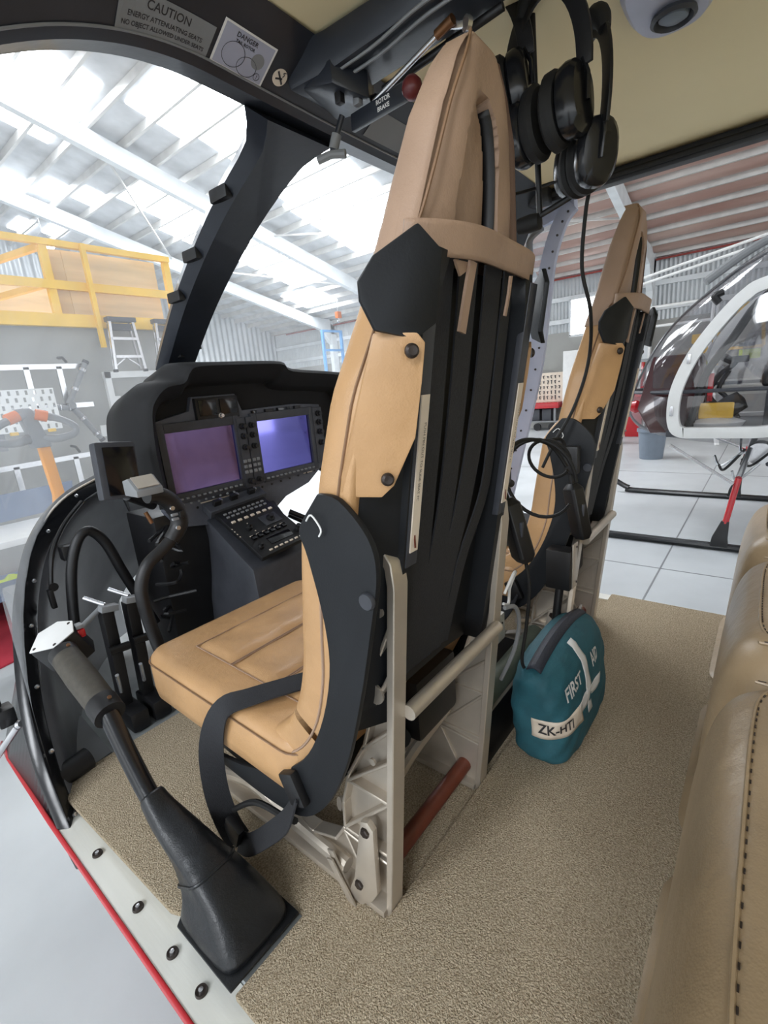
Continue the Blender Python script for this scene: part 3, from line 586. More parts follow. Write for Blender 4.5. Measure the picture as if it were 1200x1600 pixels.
# ================================================================== HOST HELICOPTER CABIN (the setting)
def build_cabin():
    # floor pan
    mb = MB(); mb.prism([(.242, -.6, -.04), (1.905, -.6, -.04), (1.905, 1.3, -.04), (1.65, 1.95, -.04), (1.2, 2.15, -.04), (.8, 2.1, -.04), (.45, 1.9, -.04), (.25, 1.42, -.04), (.242, 1.2, -.04)], (0, 0, .024))
    fl = struct(mb.build('floor_cabin', 'floorgrey', smooth=False, base=(1, .5, -.04)), 'grey painted cabin floor pan')
    MB().prism([(.215, 1.30, -.016), (.34, 1.32, -.016), (.36, 1.72, -.016), (.25, 1.50, -.016)], (0, 0, .012)).build('kick_plate', 'plastgrey', fl, smooth=False)
    for i in range(12):
        y = 1.34+.035*i; MB().lathe((.232+.01*i*(.3), y, -.005), (0, 0, 1), [(.001, .008), (.005, .006), (.006, 0), (.001, -.002)], 8).build('rivet', 'black', fl)
    # sill plate with cam locks
    sp = struct(MB().box((.2015, .30, -.036), (.078, 1.82, .012)).build('trim_1', 'alu_sill', smooth=False), 'bright aluminium door sill plate')
    for y in (.859, .728, .635, .53, .40, .2, 1.05):
        a = MB(); a.lathe((.195, y, -.030), (0, 0, 1), [(.002, .004), (.004, .004), (.005, .0045), (.0095, .005), (.0105, .001), (.0105, 0)], 18); k = a.build('cam_lock', 'darksnap', sp)
        MB().lathe((.195, y, -.0255), (0, 0, 1), [(.0005, .003), (.004, .0025), (.0045, 0), (.0005, 0)], 10).build('screw', 'steel', k)
    # red outer skin below sill
    sec = [(.166, -.03), (.163, -.031), (.159, -.036), (.162, -.045), (.19, -.062), (.28, -.09), (.42, -.12), (.6, -.14)]
    secs = []
    for y, dx in ((-.8, 0), (.3, 0), (1.0, 0), (1.25, .0), (1.6, .005), (1.70, .012)):
        secs.append([V(x+dx, y, z) for x, z in sec])
    struct(MB().grid(secs).build('wall_left_skin', 'red', thick=.004), 'red outer fuselage skin below the left door sill')
    # nose lower frame / door post
    path = [(.190, 1.12, -.10), (.191, 1.20, -.052), (.198, 1.3, .065), (.225, 1.42, .181), (.274, 1.55, .303), (.325, 1.65, .395), (.41, 1.75, .511), (.528, 1.83, .599), (.687, 1.9, .645), (.887, 1.95, .685), (1.05, 1.96, .69)]
    P = cr(path, 5)
    tf = struct(MB().sweep(P, [(-.03, -.014), (.03, -.014), (.03, .014), (-.03, .014)], True, (.75, -.2, .55)).build('trim_2', 'blackgloss', bevel=.005), 'curved black nose frame along the windscreen base')
    Q = [p+V(-.012, -.012, .018) for p in P]
    MB().tube(Q, .004, 6).build('seal_strip', 'offwhite', tf)
    for i in range(6, len(P)-6, 5): MB().lathe(P[i]+V(.012, -.02, .012), (.3, -.7, .6), [(.001, .006), (.005, .005), (.006, 0), (.001, -.002)], 8).build('rivet', 'steel', tf)
    rows = [[V(.168+max(0, p.y-1.6)*.2, p.y, -.030), p*.5+V(.168+max(0, p.y-1.6)*.2, p.y, -.03)*.5+V(.006, 0, 0), p+V(-.012, 0, -.008)] for p in P if p.y < 1.72 and p.z > -.02]
    MB().grid(rows).build('jamb_skin', 'blackgloss', tf, thick=.004)
    # inner bowl skin
    rows = []
    for p in P[3:]:
        t = (p.y-1.2)/.75
        rows.append([p+V(.02, .0, -.01), p+V(.06, .05, -.05-.02*t), p+V(.10+.03*t, .14, -.13-.06*t), p+V(.15+.04*t, .22, -.26-.08*t), p+V(.22+.02*t, .25, -min(.42, .30+p.z*.3))])
    struct(MB().grid(rows).build('wall_nose', 'bowl', thick=.006, ang=60), 'dark composite inner nose skin left of the instrument panel')
    # mirrored right nose frame
    P2 = [V(2.1-p.x, p.y, p.z) for p in P]
    struct(MB().sweep(P2, [(-.03, -.014), (.03, -.014), (.03, .014), (-.03, .014)], True, (-.75, -.2, .55)).build('trim_3', 'blackgloss', bevel=.005), 'curved black nose frame on the far side')
    # windscreen panels
    def top(x): 
        u = (x-1.05)/.80; return V(x, .86-.03*u*u, 1.475-.55*max(0, abs(u)-.52)**2)
    def panel(xs, Pp, nm, lb):
        rows = []
        n = len(xs)
        for i, x in enumerate(xs):
            a = top(x); b = Pp[min(len(Pp)-1, int(round(i/(n-1)*(len(Pp)-1))))]
            rr = []
            for k in range(9):
                t = k/8; p = a+(b-a)*t; bul = math.sin(math.pi*t)
                p = p+V(0, .20*bul, .17*bul); rr.append(p)
            rows.append(rr)
        struct(MB().grid(rows).build(nm, 'glass', ang=80), lb)
    PL = P[8:]; nL = 16
    panel([.25+(.93-.25)*i/(nL-1) for i in range(nL)], PL, 'window_2', 'hazy left windscreen panel')
    PR = [V(2.1-p.x, p.y, p.z) for p in PL]
    panel([1.85-(1.85-1.0)*i/(nL-1) for i in range(nL)], PR, 'window_3', 'hazy right windscreen panel')
    # windscreen header
    secs = []
    for i in range(97):
        x = .215+1.67*i/96; t = top(x); dz = t.z-1.475
        secs.append([V(x, t.y+.03, t.z-.012), V(x, t.y-.015, t.z-.018), V(x, t.y-.03, t.z-.006), V(x, t.y-.10, 1.507+dz*.3), V(x, t.y-.135, 1.53+dz*.2), V(x, t.y-.05, 1.57), V(x, t.y+.04, 1.50+dz)])
    hd = struct(MB().loft(secs).build('trim_4', 'frame_black', ang=25), 'black windscreen header carrying placards')
    # centre pillar
    a0, a1 = V(.865, .88, 1.46), V(.96, 1.74, 1.02)
    pp = cr([a0, V(.885, 1.15, 1.36), V(.92, 1.45, 1.21), a1], 6)
    secs = []
    for i, p in enumerate(pp):
        t = i/(len(pp)-1); wd = .080-.008*t+(.05*(1-t*8) if t < .125 else 0)
        secs.append([p+V(-wd, 0, .0), p+V(-wd*.7, -.02, -.02), p+V(wd*.7, -.02, -.02), p+V(wd, 0, 0), p+V(wd*.7, .03, .03), p+V(-wd*.7, .03, .03)])
    pl = struct(MB().loft(secs).build('trim_5', 'frame_black', ang=25), 'black windscreen centre pillar')
    for t in (.28, .5, .72): 
        p = pp[int(t*(len(pp)-1))]; MB().box(p+V(-.072, 0, 0), (.02, .07, .03)).build('pillar_clip', 'black', pl, bevel=.005)
    rnd = random.Random(2)
    for k in range(14):
        p = a1+V(rnd.uniform(-.05, .06), rnd.uniform(-.10, .0), rnd.uniform(.02, .09)); MB().box(p, (.022, .022, .02), Matrix.Rotation(rnd.random()*3, 3, 'Z')).build('base_gasket_tuft', 'rubber', pl, smooth=False)
    # placards on header: local frame along the inner face
    def hp(x, h): # h in 0..1 up the inner face
        t = top(x); dz = t.z-1.475; A = V(x, t.y-.03, t.z-.006); B = V(x, t.y-.10, 1.507+dz*.3); return A+(B-A)*h
    n = (hp(.6, 1)-hp(.6, 0)).normalized(); xd = V(1, 0, 0); nn = xd.cross(n); 
    def plac(x0, x1, h0, h1, mat, name, lab=None, o=.0012):
        return MB().grid([[hp(x0+(x1-x0)*k/12, h0)+nn*o, hp(x0+(x1-x0)*k/12, h1)+nn*o] for k in range(13)]).build(name, mat, hd, smooth=False, thick=.0006)
    nn = -nn if nn.y > 0 else nn
    Lh = (hp(.7, 1)-hp(.7, 0)).length
    def htext(body, sz, x0, h0, mat='ink', o=.002):
        vs, fs = text_tris(body, sz, 'CENTER', .0002); MB().add([hp(x0+v.x, h0+v.y/Lh)+nn*o for v in vs], fs).build('lettering', mat, hd, smooth=False)
    plac(.455, .614, .02, .62, 'plastgrey', 'caution_placard')
    for body, sz, h in (('CAUTION', .0165, .46), ('ENERGY ATTENUATING SEATS', .0092, .26), ('NO OBJECT ALLOWED UNDER SEATS', .0084, .12)):
        htext(body, sz, .534, h)
    plac(.622, .733, .0, .88, 'white', 'danger_placard'); plac(.626, .729, .04, .84, 'doorgrey', 'danger_field', o=.0016)
    htext('DANGER', .011, .672, .73, 'ink', .0026); htext('TAIL ROTOR', .007, .672, .61, 'ink', .0026)
    def ring(x, h, rx, rz, mat, nm, w=.0010, a0=0, a1=360):
        p = hp(x, h)+nn*.0022; MB().tube([p+xd*rx*math.cos(R(a))+n*rz*math.sin(R(a)) for a in range(a0, a1+1, 12)], w*.5, 5).build(nm, mat, hd)
    ring(.658, .34, .022, .020, 'ink', 'diagram_line'); ring(.690, .24, .020, .016, 'ink', 'diagram_line')
    MB().lathe(hp(.706, .45)+nn*.002, nn, [(.0002, .0006), (.013, .0006), (.013, 0), (.0002, 0)], 16).build('diagram_blob', 'plastgrey', hd)
    ring(.716, .16, .006, .006, 'ink', 'diagram_line'); htext('!', .010, .716, .16, 'ink', .0026)
    MB().lathe(hp(.762, .40)+nn*.001, nn, [(.0002, .0010), (.0155, .0010), (.0155, 0), (.0002, 0)], 24).build('no_smoking_disc', 'offwhite', hd)
    p = hp(.762, .40)+nn*.0026
    MB().bar(p-xd*.009+n*.009, p+xd*.009-n*.009, .0035, .0006, nn).build('no_smoking_slash', 'ink', hd, smooth=False)
    MB().bar(p-xd*.009-n*.004, p+xd*.005-n*.004+n*.004, .003, .0006, nn).build('no_smoking_cigarette', 'ink', hd, smooth=False)
    MB().tube(cr([p+xd*.004+n*.003, p+xd*.006+n*.007, p+xd*.003+n*.010, p+xd*.008+n*.012], 4), .0008, 5).build('no_smoking_smoke', 'ink', hd)
    MB().tube([hp(.22+1.6*k/60, .0)+nn*.002 for k in range(61)], .002, 6).build('edge_bead', 'plastgrey', hd)
    plac(1.03, 1.2, .15, .95, 'plastgrey', 'grey_placard')
    # ceiling liner
    def cz(x, y): 
        return 1.545-.028*((x-1.05)/.85)**2-.02*max(0, y-.6)
    rows = [[V(.10+1.80*i/20, -.6+1.42*j/14, cz(.10+1.80*i/20, -.6+1.42*j/14)) for j in range(15)] for i in range(21)]
    cl = struct(MB().grid(rows).build('ceiling_cabin', 'headliner', thick=.01, ang=80), 'cream padded cabin headliner')
    # right door top rail
    dr = struct(MB().sweep([(1.9, -.6, 1.50), (1.9, .86, 1.50)], [(-.02, -.028), (.02, -.028), (.024, .0), (.02, .03), (-.02, .03)], True, (0, 0, 1)).build('trim_6', 'black', bevel=.004), 'black rail above the right door opening')
    MB().cyl((1.872, -.6, 1.49), (1.872, .86, 1.49), .008).build('door_seal', 'rubber', dr)
    MB().box((1.85, .74, 1.485), (.05, .14, .05)).build('rail_end_block', 'black', dr, bevel=.008)
    # roof skin outside to keep cabin shaded
    rows = [[V(.02+1.95*i/10, -.7+1.6*j/8, cz(1.05, 0)+.06-.03*((.02+1.95*i/10-1.05)/.9)**2) for j in range(9)] for i in range(11)]
    struct(MB().grid(rows).build('roof_skin', 'white', thick=.004), 'outer cabin roof skin')
    # rear bulkhead
    struct(MB().box((1.05, -.62, .75), (1.75, .04, 1.62)).build('wall_back', 'headliner', bevel=.01), 'cream rear cabin bulkhead')
    # right sill
    struct(MB().box((1.925, .35, -.03), (.05, 2.0, .04)).build('trim_7', 'alu_sill', bevel=.004), 'aluminium sill plate of the right door')
build_cabin()

def build_right_door():
    # forward right door standing open: pale grey riveted frame
    s = thing('open_right_door', 'pale grey riveted frame of the open right front door', 'door', (1.97, .85, .1))
    P = cr([(1.97, .63, 1.47), (1.97, .675, 1.42), (1.965, .715, 1.30), (1.96, .735, 1.15), (1.955, .762, .95), (1.955, .81, .75), (1.96, .87, .54), (1.98, .93, .35), (2.0, .98, .18)], 5)
    prf = lambda t: [(-.012, -.026-.03*t*t), (.012, -.026-.03*t*t), (.012, .026+.03*t*t), (-.012, .026+.03*t*t)]
    MB().sweep(P, prf, True, (0, 1, 0)).build('door_post', 'doorgrey', s, bevel=.004)
    for i in range(3, len(P)-2, 2):
        for dy in (-.012,): MB().lathe(P[i]+V(-.014, dy, 0), (-1, 0, 0), [(.0005, .004), (.004, .003), (.0045, 0), (.0005, 0)], 8).build('rivet', 'darksnap', s)
    MB().sweep(cr([(1.97, .62, 1.475), (2.02, .80, 1.455), (2.10, 1.02, 1.40)], 5), [(-.012, -.03), (.012, -.03), (.012, .03), (-.012, .03)], True, (0, 0, 1)).build('door_top_rail', 'doorgrey', s, bevel=.004)
    MB().tube(cr([(1.96, .74, 1.42), (1.97, .79, 1.395), (1.99, .80, 1.35)], 4), .014, 8).build('hinge_arm', 'plastgrey', s)
    rows = [[p+V(.01, .03, 0), p+V(.10, .26, .0)] for p in P]
    MB().grid(rows).build('window_pane', 'clear', s, thick=.003)
    MB().prism([(1.985, .90, .46), (1.985, 1.25, .50), (1.985, 1.3, .12), (1.985, .98, .12)], (.02, 0, 0)).build('lower_skin', 'doorgrey', s, bevel=.004)
    for z, y in ((.66, .86), (.50, .92)): MB().box((1.945, y, z), (.012, .03, .05)).build('latch_tag', 'red', s, bevel=.003)
    # door gas strut seen beyond the near seat
    s = thing('grey_duct_hose', 'clear ribbed vent hose hanging beyond the near headrest', 'hose', (1.75, .9, 1.0))
    MB().tube(cr([(1.72, .84, 1.40), (1.78, .90, 1.30), (1.79, .93, 1.15), (1.75, .95, 1.02)], 8), lambda t: .03+.003*math.sin(t*140), 12).build('hose', 'clear', s)
build_right_door()

# ------------------------------------------------------------------ carpets
def build_carpets():
    o = MB().prism([(.232, .755, -.014), (.222, .78, -.014), (.205, 1.24, -.014), (.212, 1.29, -.014), (.26, 1.31, -.014), (1.75, 1.31, -.014), (1.80, 1.26, -.014), (1.88, .431, -.014), (.217, .431, -.014), (.217, .568, -.014), (.362, .568, -.014), (.362, .755, -.014)], (0, 0, .014)).build('carpet_mat', 'carpet', bevel=.005)
    tag(o, 'beige pile carpet mat under the front seats and collective', 'carpet')
    o = MB().prism([(.217, .4295, -.014), (1.895, .4295, -.014), (1.895, -.58, -.014), (.217, -.58, -.014)], (0, 0, .036)).build('carpet_mat', 'carpet', bevel=.006)
    tag(o, 'beige pile carpet mat in front of the rear bench', 'carpet')
build_carpets()

# ------------------------------------------------------------------ front seats
CX = .625
def yf(z): # front line of backrest edge
    return interp(((.20, .62), (.28, .57), (.36, .53), (.45, .497), (.55, .476), (.65, .464), (.72, .452), (1.05, .388), (1.19, .359), (1.29, .335)), z)[0]
HW = ((.30, .225), (.50, .236), (.70, .236), (.79, .231), (.89, .213), (.99, .168), (1.05, .145), (1.09, .130), (1.19, .094), (1.245, .062), (1.274, .034), (1.288, .006))
def build_seat():
    S = thing('front_seat', '', 'seat', (CX, .45, 0), 'front crew seats')
    L = lambda x: CX+x
    # --- machined side frames
    def side_frame(sg):
        xc = CX+sg*.163; m = MB()
        ax = lambda z: .437+(.365-.437)*z/.69   # rear flange line
        m.loft([[V(xc+a*.016, ax(z)+b, z+c) for a, b, c in ((-1, -.006, 0), (1, -.006, 0), (1, .007, 0), (-1, .007, 0))] for z in (.0, .2, .45, .64)]
               + [[V(xc+a*.016, y+b, z+c) for a, b, c in ((-1, -.006, .002), (1, -.006, .002), (1, .006, -.006), (-1, .006, -.006))] for y, z in ((.373, .672), (.384, .688))]
               + [[V(xc+a*.016, .40+b, z) for a, b, z in ((-1, 0, .695), (1, 0, .695), (1, 0, .682), (-1, 0, .682))], [V(xc+a*.016, .418+b, z) for a, b, z in ((-1, 0, .672), (1, 0, .672), (1, 0, .662), (-1, 0, .662))]])
        out = [(.385, .675), (.405, .655), (.412, .55), (.425, .44), (.455, .35), (.50, .27), (.522, .20), (.527, .14), (.555, .095), (.62, .07), (.76, .058), (.95, .045), (.95, .012), (.62, .012), (.437, .006)]
        web = MB().prism([(xc+sg*-.004, y, z) for y, z in out]+[(xc+sg*-.004, ax(.3)+.003, .3), (xc+sg*-.004, ax(.55)+.003, .55)], (sg*-.004, 0, 0))
        m.add(web.v, web.f)
        def rib(a, b, w=.006, d=.028): m.bar((xc, a[0], a[1]), (xc, b[0], b[1]), w, d, (1, 0, 0))
        for a, b in zip(out[:-2], out[1:-1]): rib(a, b)
        front = lambda z: interp(tuple(sorted((zz, yy) for yy, zz in out[:10])), z)[0]
        zs = [(.60, .66), (.60, .50), (.52, .50), (.52, .42), (.40, .36), (.40, .27), (.30, .27), (.30, .19), (.20, .19), (.20, .10), (.11, .09)]
        for a, b in ((.58, .50), (.50, .43), (.40, .34), (.34, .255), (.255, .255), (.255, .14), (.14, .14)):
            rib((ax(a)+.004, a), (front(b), b))
        rib((ax(.12), .12), (.53, .13)); rib((.47, .012), (.53, .13))
        fr = m.build('side_frame', 'alu', S, bevel=.0015, seg=1)
        # bosses with holes
        for (y, z, r) in ((.418, .462, .017), (.395, .60, .008), (.418, .50, .006), (.437, .33, .006)):
            MB().lathe((xc-sg*-.0135, y, z), (sg, 0, 0), [(r*.62, .0), (r, .0), (r, .004), (r*.62, .004)], 16).build('boss', 'alu', fr)
            MB().lathe((xc+sg*.0125, y, z), (sg, 0, 0), [(.0005, .0), (r*.66, .0), (r*.66, .003), (.0005, .003)], 14).build('bore', 'black', fr)
        # foot bracket
        br = MB().prism([(xc+sg*.018, y, z) for y, z in ((.440, .20), (.452, .212), (.468, .205), (.474, .18), (.500, .06), (.517, .02), (.512, .002), (.490, .002), (.462, .03), (.446, .06))], (sg*.012, 0, 0)).build('foot_bracket', 'alu', S, bevel=.004)
        for y, z in ((.457, .19), (.487, .055)):
            MB().lathe((xc+sg*.030, y, z), (sg, 0, 0), [(.0005, .006), (.007, .006), (.009, .004), (.009, 0), (.0005, 0)], 6).build('bolt', 'darksnap', br)
        lp = MB(); lp.prism([(xc+sg*.034, y, z) for y, z in ((.545, .075), (.56, .07), (.515, .0), (.497, .0))], (sg*.004, 0, 0)); lp.prism([(xc+sg*.026, y, z) for y, z in ((.55, .085), (.565, .08), (.52, .0), (.505, .0))], (sg*.004, 0, 0)); lp.build('lock_plate', 'alu', S, bevel=.001)
        MB().tube(cr([(xc+sg*.012, .92, .05), (xc+sg*.014, .80, .085), (xc+sg*.014, .70, .065), (xc+sg*.014, .60, .055), (xc+sg*.014, .53, .05)], 5), .014, 10).build('curved_arm', 'alu', S)
        MB().box((xc, .72, .011), (.05, .56, .014)).build('floor_rail', 'alu', S, bevel=.003)
    side_frame(-1); side_frame(1)
    MB().cyl((CX-.15, .380, .425), (CX+.15, .380, .425), .0125).build('cross_tube', 'alu', S)
    MB().cyl((CX-.15, .472, .048), (CX+.16, .472, .048), .0165).build('torque_tube', 'brown', S)
    # under-seat mechanism
    m = MB(); m.box((CX+.05, .52, .30), (.14, .12, .13)); m.box((CX-.05, .56, .24), (.1, .1, .1)); m.build('adjuster_block', 'black', S, bevel=.01)
    for k in range(3): MB().cyl((CX-.10+.06*k, .49, .22+.03*k), (CX-.02+.07*k, .56, .13+.03*k), .018).build('actuator', 'rubber', S)
    MB().tube(cr([(CX-.12, .60, .10), (CX-.02, .56, .075), (CX+.08, .55, .11), (CX+.14, .5, .2)], 6), .013, 8).build('curved_link', 'alu', S)
    # --- black shell back: profile across, lofted in z
    def shell_sec(z):
        h = interp(HW, z)[0]; yb = .332-.17*(z-.886); fy = yf(z)-.05
        ri = min(.145, h-.03)
        pts = [(-h+.004, fy+.006), (-h+.03, (fy+yb)/2+.006), (-ri-.012, yb+.004), (-ri-.010, yb-.004), (-ri+.012, yb-.004), (-ri+.014, yb+.032), (-.07, yb+.040), (.07, yb+.040), (ri-.014, yb+.032), (ri-.012, yb-.004), (ri+.010, yb-.004), (ri+.012, yb+.004), (h-.03, (fy+yb)/2+.006), (h-.004, fy+.006)]
        return [V(L(x), y, z) for x, y in pts]
    zz = [.40, .46, .52, .58, .64, .70, .76, .82, .88, .94, 1.0, 1.04]
    MB().grid([shell_sec(z) for z in zz]).build('back_shell', 'shell', S, thick=.006, ang=25)
    # side walls of the bucket
    for sg in (-1, 1):
        x = CX+sg*.2335
        front = cr([V(0, .452, .745), V(0, .463, .725), V(0, .452, .69), V(0, .436, .60), V(0, .44, .52), V(0, .475, .42), V(0, .53, .335), V(0, .607, .277), V(0, .70, .235), V(0, .80, .212)], 4)
        rear = cr([V(0, .80, .195), V(0, .66, .19), V(0, .56, .205), V(0, .49, .265), V(0, .43, .37), V(0, .385, .50), V(0, .352, .62), V(0, .336, .69), V(0, .345, .735), V(0, .385, .775), V(0, .42, .78)], 4)
        if sg > 0: rear = [V(0, p.y+.065*max(0, min(1, (p.z-.35)/.2)), p.z) for p in rear]; rear[-1].y = min(rear[-1].y, .45); rear = [V(0, min(p.y, .447) if p.z > .6 else p.y, p.z) for p in rear]
        pts = [V(x, p.y, p.z) for p in front+rear]
        MB().prism(pts, (sg*.010, 0, 0)).build('bucket_side', 'shell', S, bevel=.003)
        MB().lathe((x+sg*.010, .352 if sg < 0 else .43, .655), (sg, 0, 0), [(.0005, .006), (.010, .006), (.011, .004), (.011, 0), (.0005, 0)], 18).build('side_plug', 'dkgrey', S)
        MB().tube(cr([(x+sg*.014, .44, .745), (x+sg*.018, .425, .755), (x+sg*.016, .413, .738), (x+sg*.016, .418, .728)], 4), .0012, 6).build('lanyard', 'white', S)
        # upper wing ears
        q = [(-.205, .336, 1.028), (-.223, .344, 1.004), (-.222, .345, .985), (-.214, .335, .955), (-.182, .306, .944), (-.150, .300, .96), (-.150, .288, 1.03), (-.172, .302, 1.055)]
        MB().prism([(CX-sg*a, b, c) for a, b, c in q], (sg*.004, -.007, 0)).build('shell_wing', 'shell', S, bevel=.003)
    # bottom pan
    MB().prism([(CX-.228, y, z) for y, z in ((.50, .27), (.56, .215), (.66, .195), (.98, .235), (.98, .25), (.66, .225), (.58, .245), (.53, .29))], (.456, 0, 0)).build('seat_pan', 'shell', S, bevel=.004)
    # --- leather backrest (lofted in z)
    def back_sec(z, grow=0., n=40):
        h = interp(HW, z)[0]+grow; f = yf(z)+grow; th = interp(((.3, .045), (1.02, .042), (1.05, .065), (1.2, .052), (1.27, .036), (1.288, .01)), z)[0]+2*grow
        cy = f-th/2; out = []
        for k in range(n):
            a = 2*math.pi*k/n; c, s_ = math.cos(a), math.sin(a)
            ex = .38
            px = math.copysign(abs(c)**ex, c)*h; py = math.copysign(abs(s_)**ex, s_)*th/2
            if s_ > 0: py -= .018*(1-(px/max(h, 1e-3))**2)*(1 if z < 1.1 else .2)
            if s_ < 0 and z < 1.03: py -= .028*max(0, min(1, (abs(px)/h-.78)/.16))*min(1, max(0, (z-.5)/.15))
            out.append(V(L(px), cy+py, z))
        return out
    zs = [.30+.02*i for i in range(37)]
    MB().loft([back_sec(z) for z in zs]).build('backrest_cushion', 'tan', S, ang=60)
    # bolster wrap at the bottom, both sides
    for sg in (-1, 1):
        p = cr([V(CX+sg*.205, y, z) for y, z in ((.432, .77), (.445, .70), (.462, .58), (.473, .50), (.50, .42), (.545, .355), (.61, .31), (.69, .285), (.76, .28))], 5)
        MB().sweep(p, lambda t: [(.032*min(1, .25+t*8)*(1-.55*max(0, t-.8)*5)*math.copysign(abs(math.cos(a))**.5, math.cos(a)), (.030+.012*math.sin(math.pi*t))*min(1, .25+t*8)*(1-.55*max(0, t-.8)*5)*math.copysign(abs(math.sin(a))**.5, math.sin(a))) for a in [2*math.pi*k/20 for k in range(20)]], True, (0, -.5, .8)).build('side_bolster', 'tan', S, ang=60)
        MB().tube([V(CX+sg*.2375, q.y-.012, q.z) for q in p[4:-3]], .0022, 6).build('piping', 'tan_head', S)
        # seam on the side of the back
        MB().tube([V(CX+sg*(interp(HW, z)[0]+.0005), yf(z)-.046, z) for z in [.76+.02*i for i in range(13)]], .0018, 6).build('seam', 'seamtan', S)
    # leather flaps with snaps
    for sg in (-1, 1):
        q = [(-.226, .402, .775), (-.228, .395, .80), (-.212, .366, .90), (-.202, .350, .955), (-.186, .305, .950), (-.176, .302, .94), (-.178, .308, .90), (-.180, .320, .84), (-.190, .348, .785), (-.20, .36, .772)]
        fl = MB().prism([(CX-sg*a, b-.004+(.03 if sg > 0 else 0), c) for a, b, c in q], (sg*.005, -.007, 0)).build('leather_flap', 'tan', S, bevel=.003)
        for a, b, c in ((-.190, .309, .932), (-.199, .348, .795)):
            MB().lathe((CX-sg*a+sg*.007, b-.010+(.03 if sg > 0 else 0), c), (sg*.62, -.78, 0), [(.0005, .005), (.005, .0055), (.0075, .003), (.008, 0), (.0005, 0)], 16).build('snap', 'darksnap', fl)
    # --- headrest cover: closed front/sides + recessed opening at the rear
    def rear_grid():
        rows = []; nz, nx = 64, 61
        for i in range(nz):
            z = 1.05+(1.291-1.05)*i/(nz-1); h = interp(HW, min(z, 1.288))[0]+.004; th = interp(((1.02, .06), (1.05, .065), (1.2, .052), (1.27, .036), (1.292, .012)), z)[0]
            y0 = yf(z)-th-.004; rr = []
            for j in range(nx):
                u = -1+2*j/(nx-1); x = h*math.copysign(abs(u)**.92, u); y = y0+.030*(abs(u)**5)
                # arch opening
                zt = 1.222; ow = .054*math.sqrt(max(0, 1-((z-1.075)/(zt-1.075))**2)) if z > 1.075 else (.054 if z > 1.060 else 0)
                xc = -.008
                if abs(x-xc) < ow: y += .004+.014*(x-xc+ow)/(2*ow) if x-xc < ow*.72 else .030
                y += .0016*math.sin(34*x+22*z)+.001*math.sin(80*x-30*z)
                rr.append(V(L(x), y, z))
            rows.append(rr)
        return rows
    hr = MB().grid(rear_grid()).build('headrest_cover', 'tan_head', S, ang=50)
    MB().grid([[p for k, p in enumerate(back_sec(z, .004, 48)) if k <= 28 or k >= 44][-4:]+[p for k, p in enumerate(back_sec(z, .004, 48)) if k <= 28] for z in [1.0+.0100*i for i in range(30)]]).build('headrest_side', 'tan_head', S, ang=60)
    # piping seam from headrest to the wing
    MB().tube(cr([V(L(-.150), .338, 1.04), V(L(-.132), .325, 1.07), V(L(-.116), .312, 1.12), V(L(-.088), .303, 1.19), V(L(-.055), .300, 1.245), V(L(-.02), .312, 1.284)], 5), .002, 6).build('seam', 'seamtan', S)
    # black strip painting the shade of the slit inside the opening
    def arch(z): return .054*math.sqrt(max(0, 1-((z-1.075)/(1.222-1.075))**2)) if z > 1.075 else .054
    rows = []
    for i in range(31):
        z = 1.063+.150*i/30; th = interp(((1.02, .06), (1.05, .065), (1.2, .052), (1.27, .036), (1.292, .012)), z)[0]; y0 = yf(z)-th-.004
        rows.append([V(L(-.008+arch(z)-.003), y0+.005, z), V(L(-.008+arch(z)-.0035), y0+.032, z)])
    MB().grid(rows).build('opening_shade_strip', 'black', S, thick=.0008)
    # lower band
    def band(x, z): 
        h = .182; u = x/h; return V(L(x), .299+.035*abs(u)**4-.17*(z-1.03)+.0025*math.sin(30*x), z)
    rows = [[band(-.165+.335*i/24, 1.030+.036*k/6+.006*math.sin(math.pi*i/24)) for i in range(25)] for k in range(7)]
    MB().grid(rows).build('headrest_band', 'tan_head', S, thick=.007, ang=60)
    MB().prism([(L(-.09), .304, 1.034), (L(-.045), .302, 1.034), (L(-.075), .306, 1.018)], (0, .003, 0)).build('band_tab', 'tan_head', S, smooth=False)
    # --- rails with label strips, belts
    for sg in (-1, 1):
        x = CX+sg*.140; yb = lambda z: .332-.17*(z-.886)
        MB().loft([[V(x+a*.013, yb(z)-.008+b, z) for a, b in ((-1, 0), (1, 0), (1, .012), (-1, .012))] for z in (.66, .90, 1.03)]).build('guide_rail', 'dkgrey', S, bevel=.002)
        ls = MB().loft([[V(x+a*.0085, yb(z)-.0105+b, z) for a, b in ((-1, 0), (1, 0), (1, .002), (-1, .002))] for z in (.682, .885)]).build('label_strip', 'offwhite', S, smooth=False)
        yd = V(-1, 0, 0); xd = V(0, .2, -1).normalized()
        text_on('PUSH PIN OUT TO SLIDE SEAT FORWARD', .0068, (x-.001, yb(.79)-.0112, .79), xd, yd if xd.cross(yd).y < 0 else -yd, 'ink', ls, off=.0004)
        MB().box((x-.001, yb(.697)-.0115, .697), (.003, .001, .018)).build('arrow_mark', 'brown', ls, smooth=False)
    for x0, x1, wd in ((-.085, -.085, .042), (-.025, -.028, .046), (.045, .03, .05), (.095, .10, .03)):
        p = cr([V(L(x0), .305+.016, 1.045), V(L(x0), .333+.012, .88), V(L(x1), .360+.012, .72), V(L(x1*.7-.03), .39, .60), V(L(x1*.5-.05), .41, .46)], 5)
        MB().strap(p, wd, .003, (1, 0, 0)).build('shoulder_belt', 'belt', S)
    MB().strap(cr([(L(-.055), .300, 1.035), (L(-.060), .306, 1.0), (L(-.068), .312, .955)], 4), .016, .004, (1, 0, 0)).build('hanging_tongue', 'tan_head', S)
    MB().strap(cr([(L(.05), .298, 1.03), (L(.052), .303, 1.005), (L(.05), .308, .98)], 4), .006, .003, (1, 0, 0)).build('hanging_tongue', 'tan_head', S)
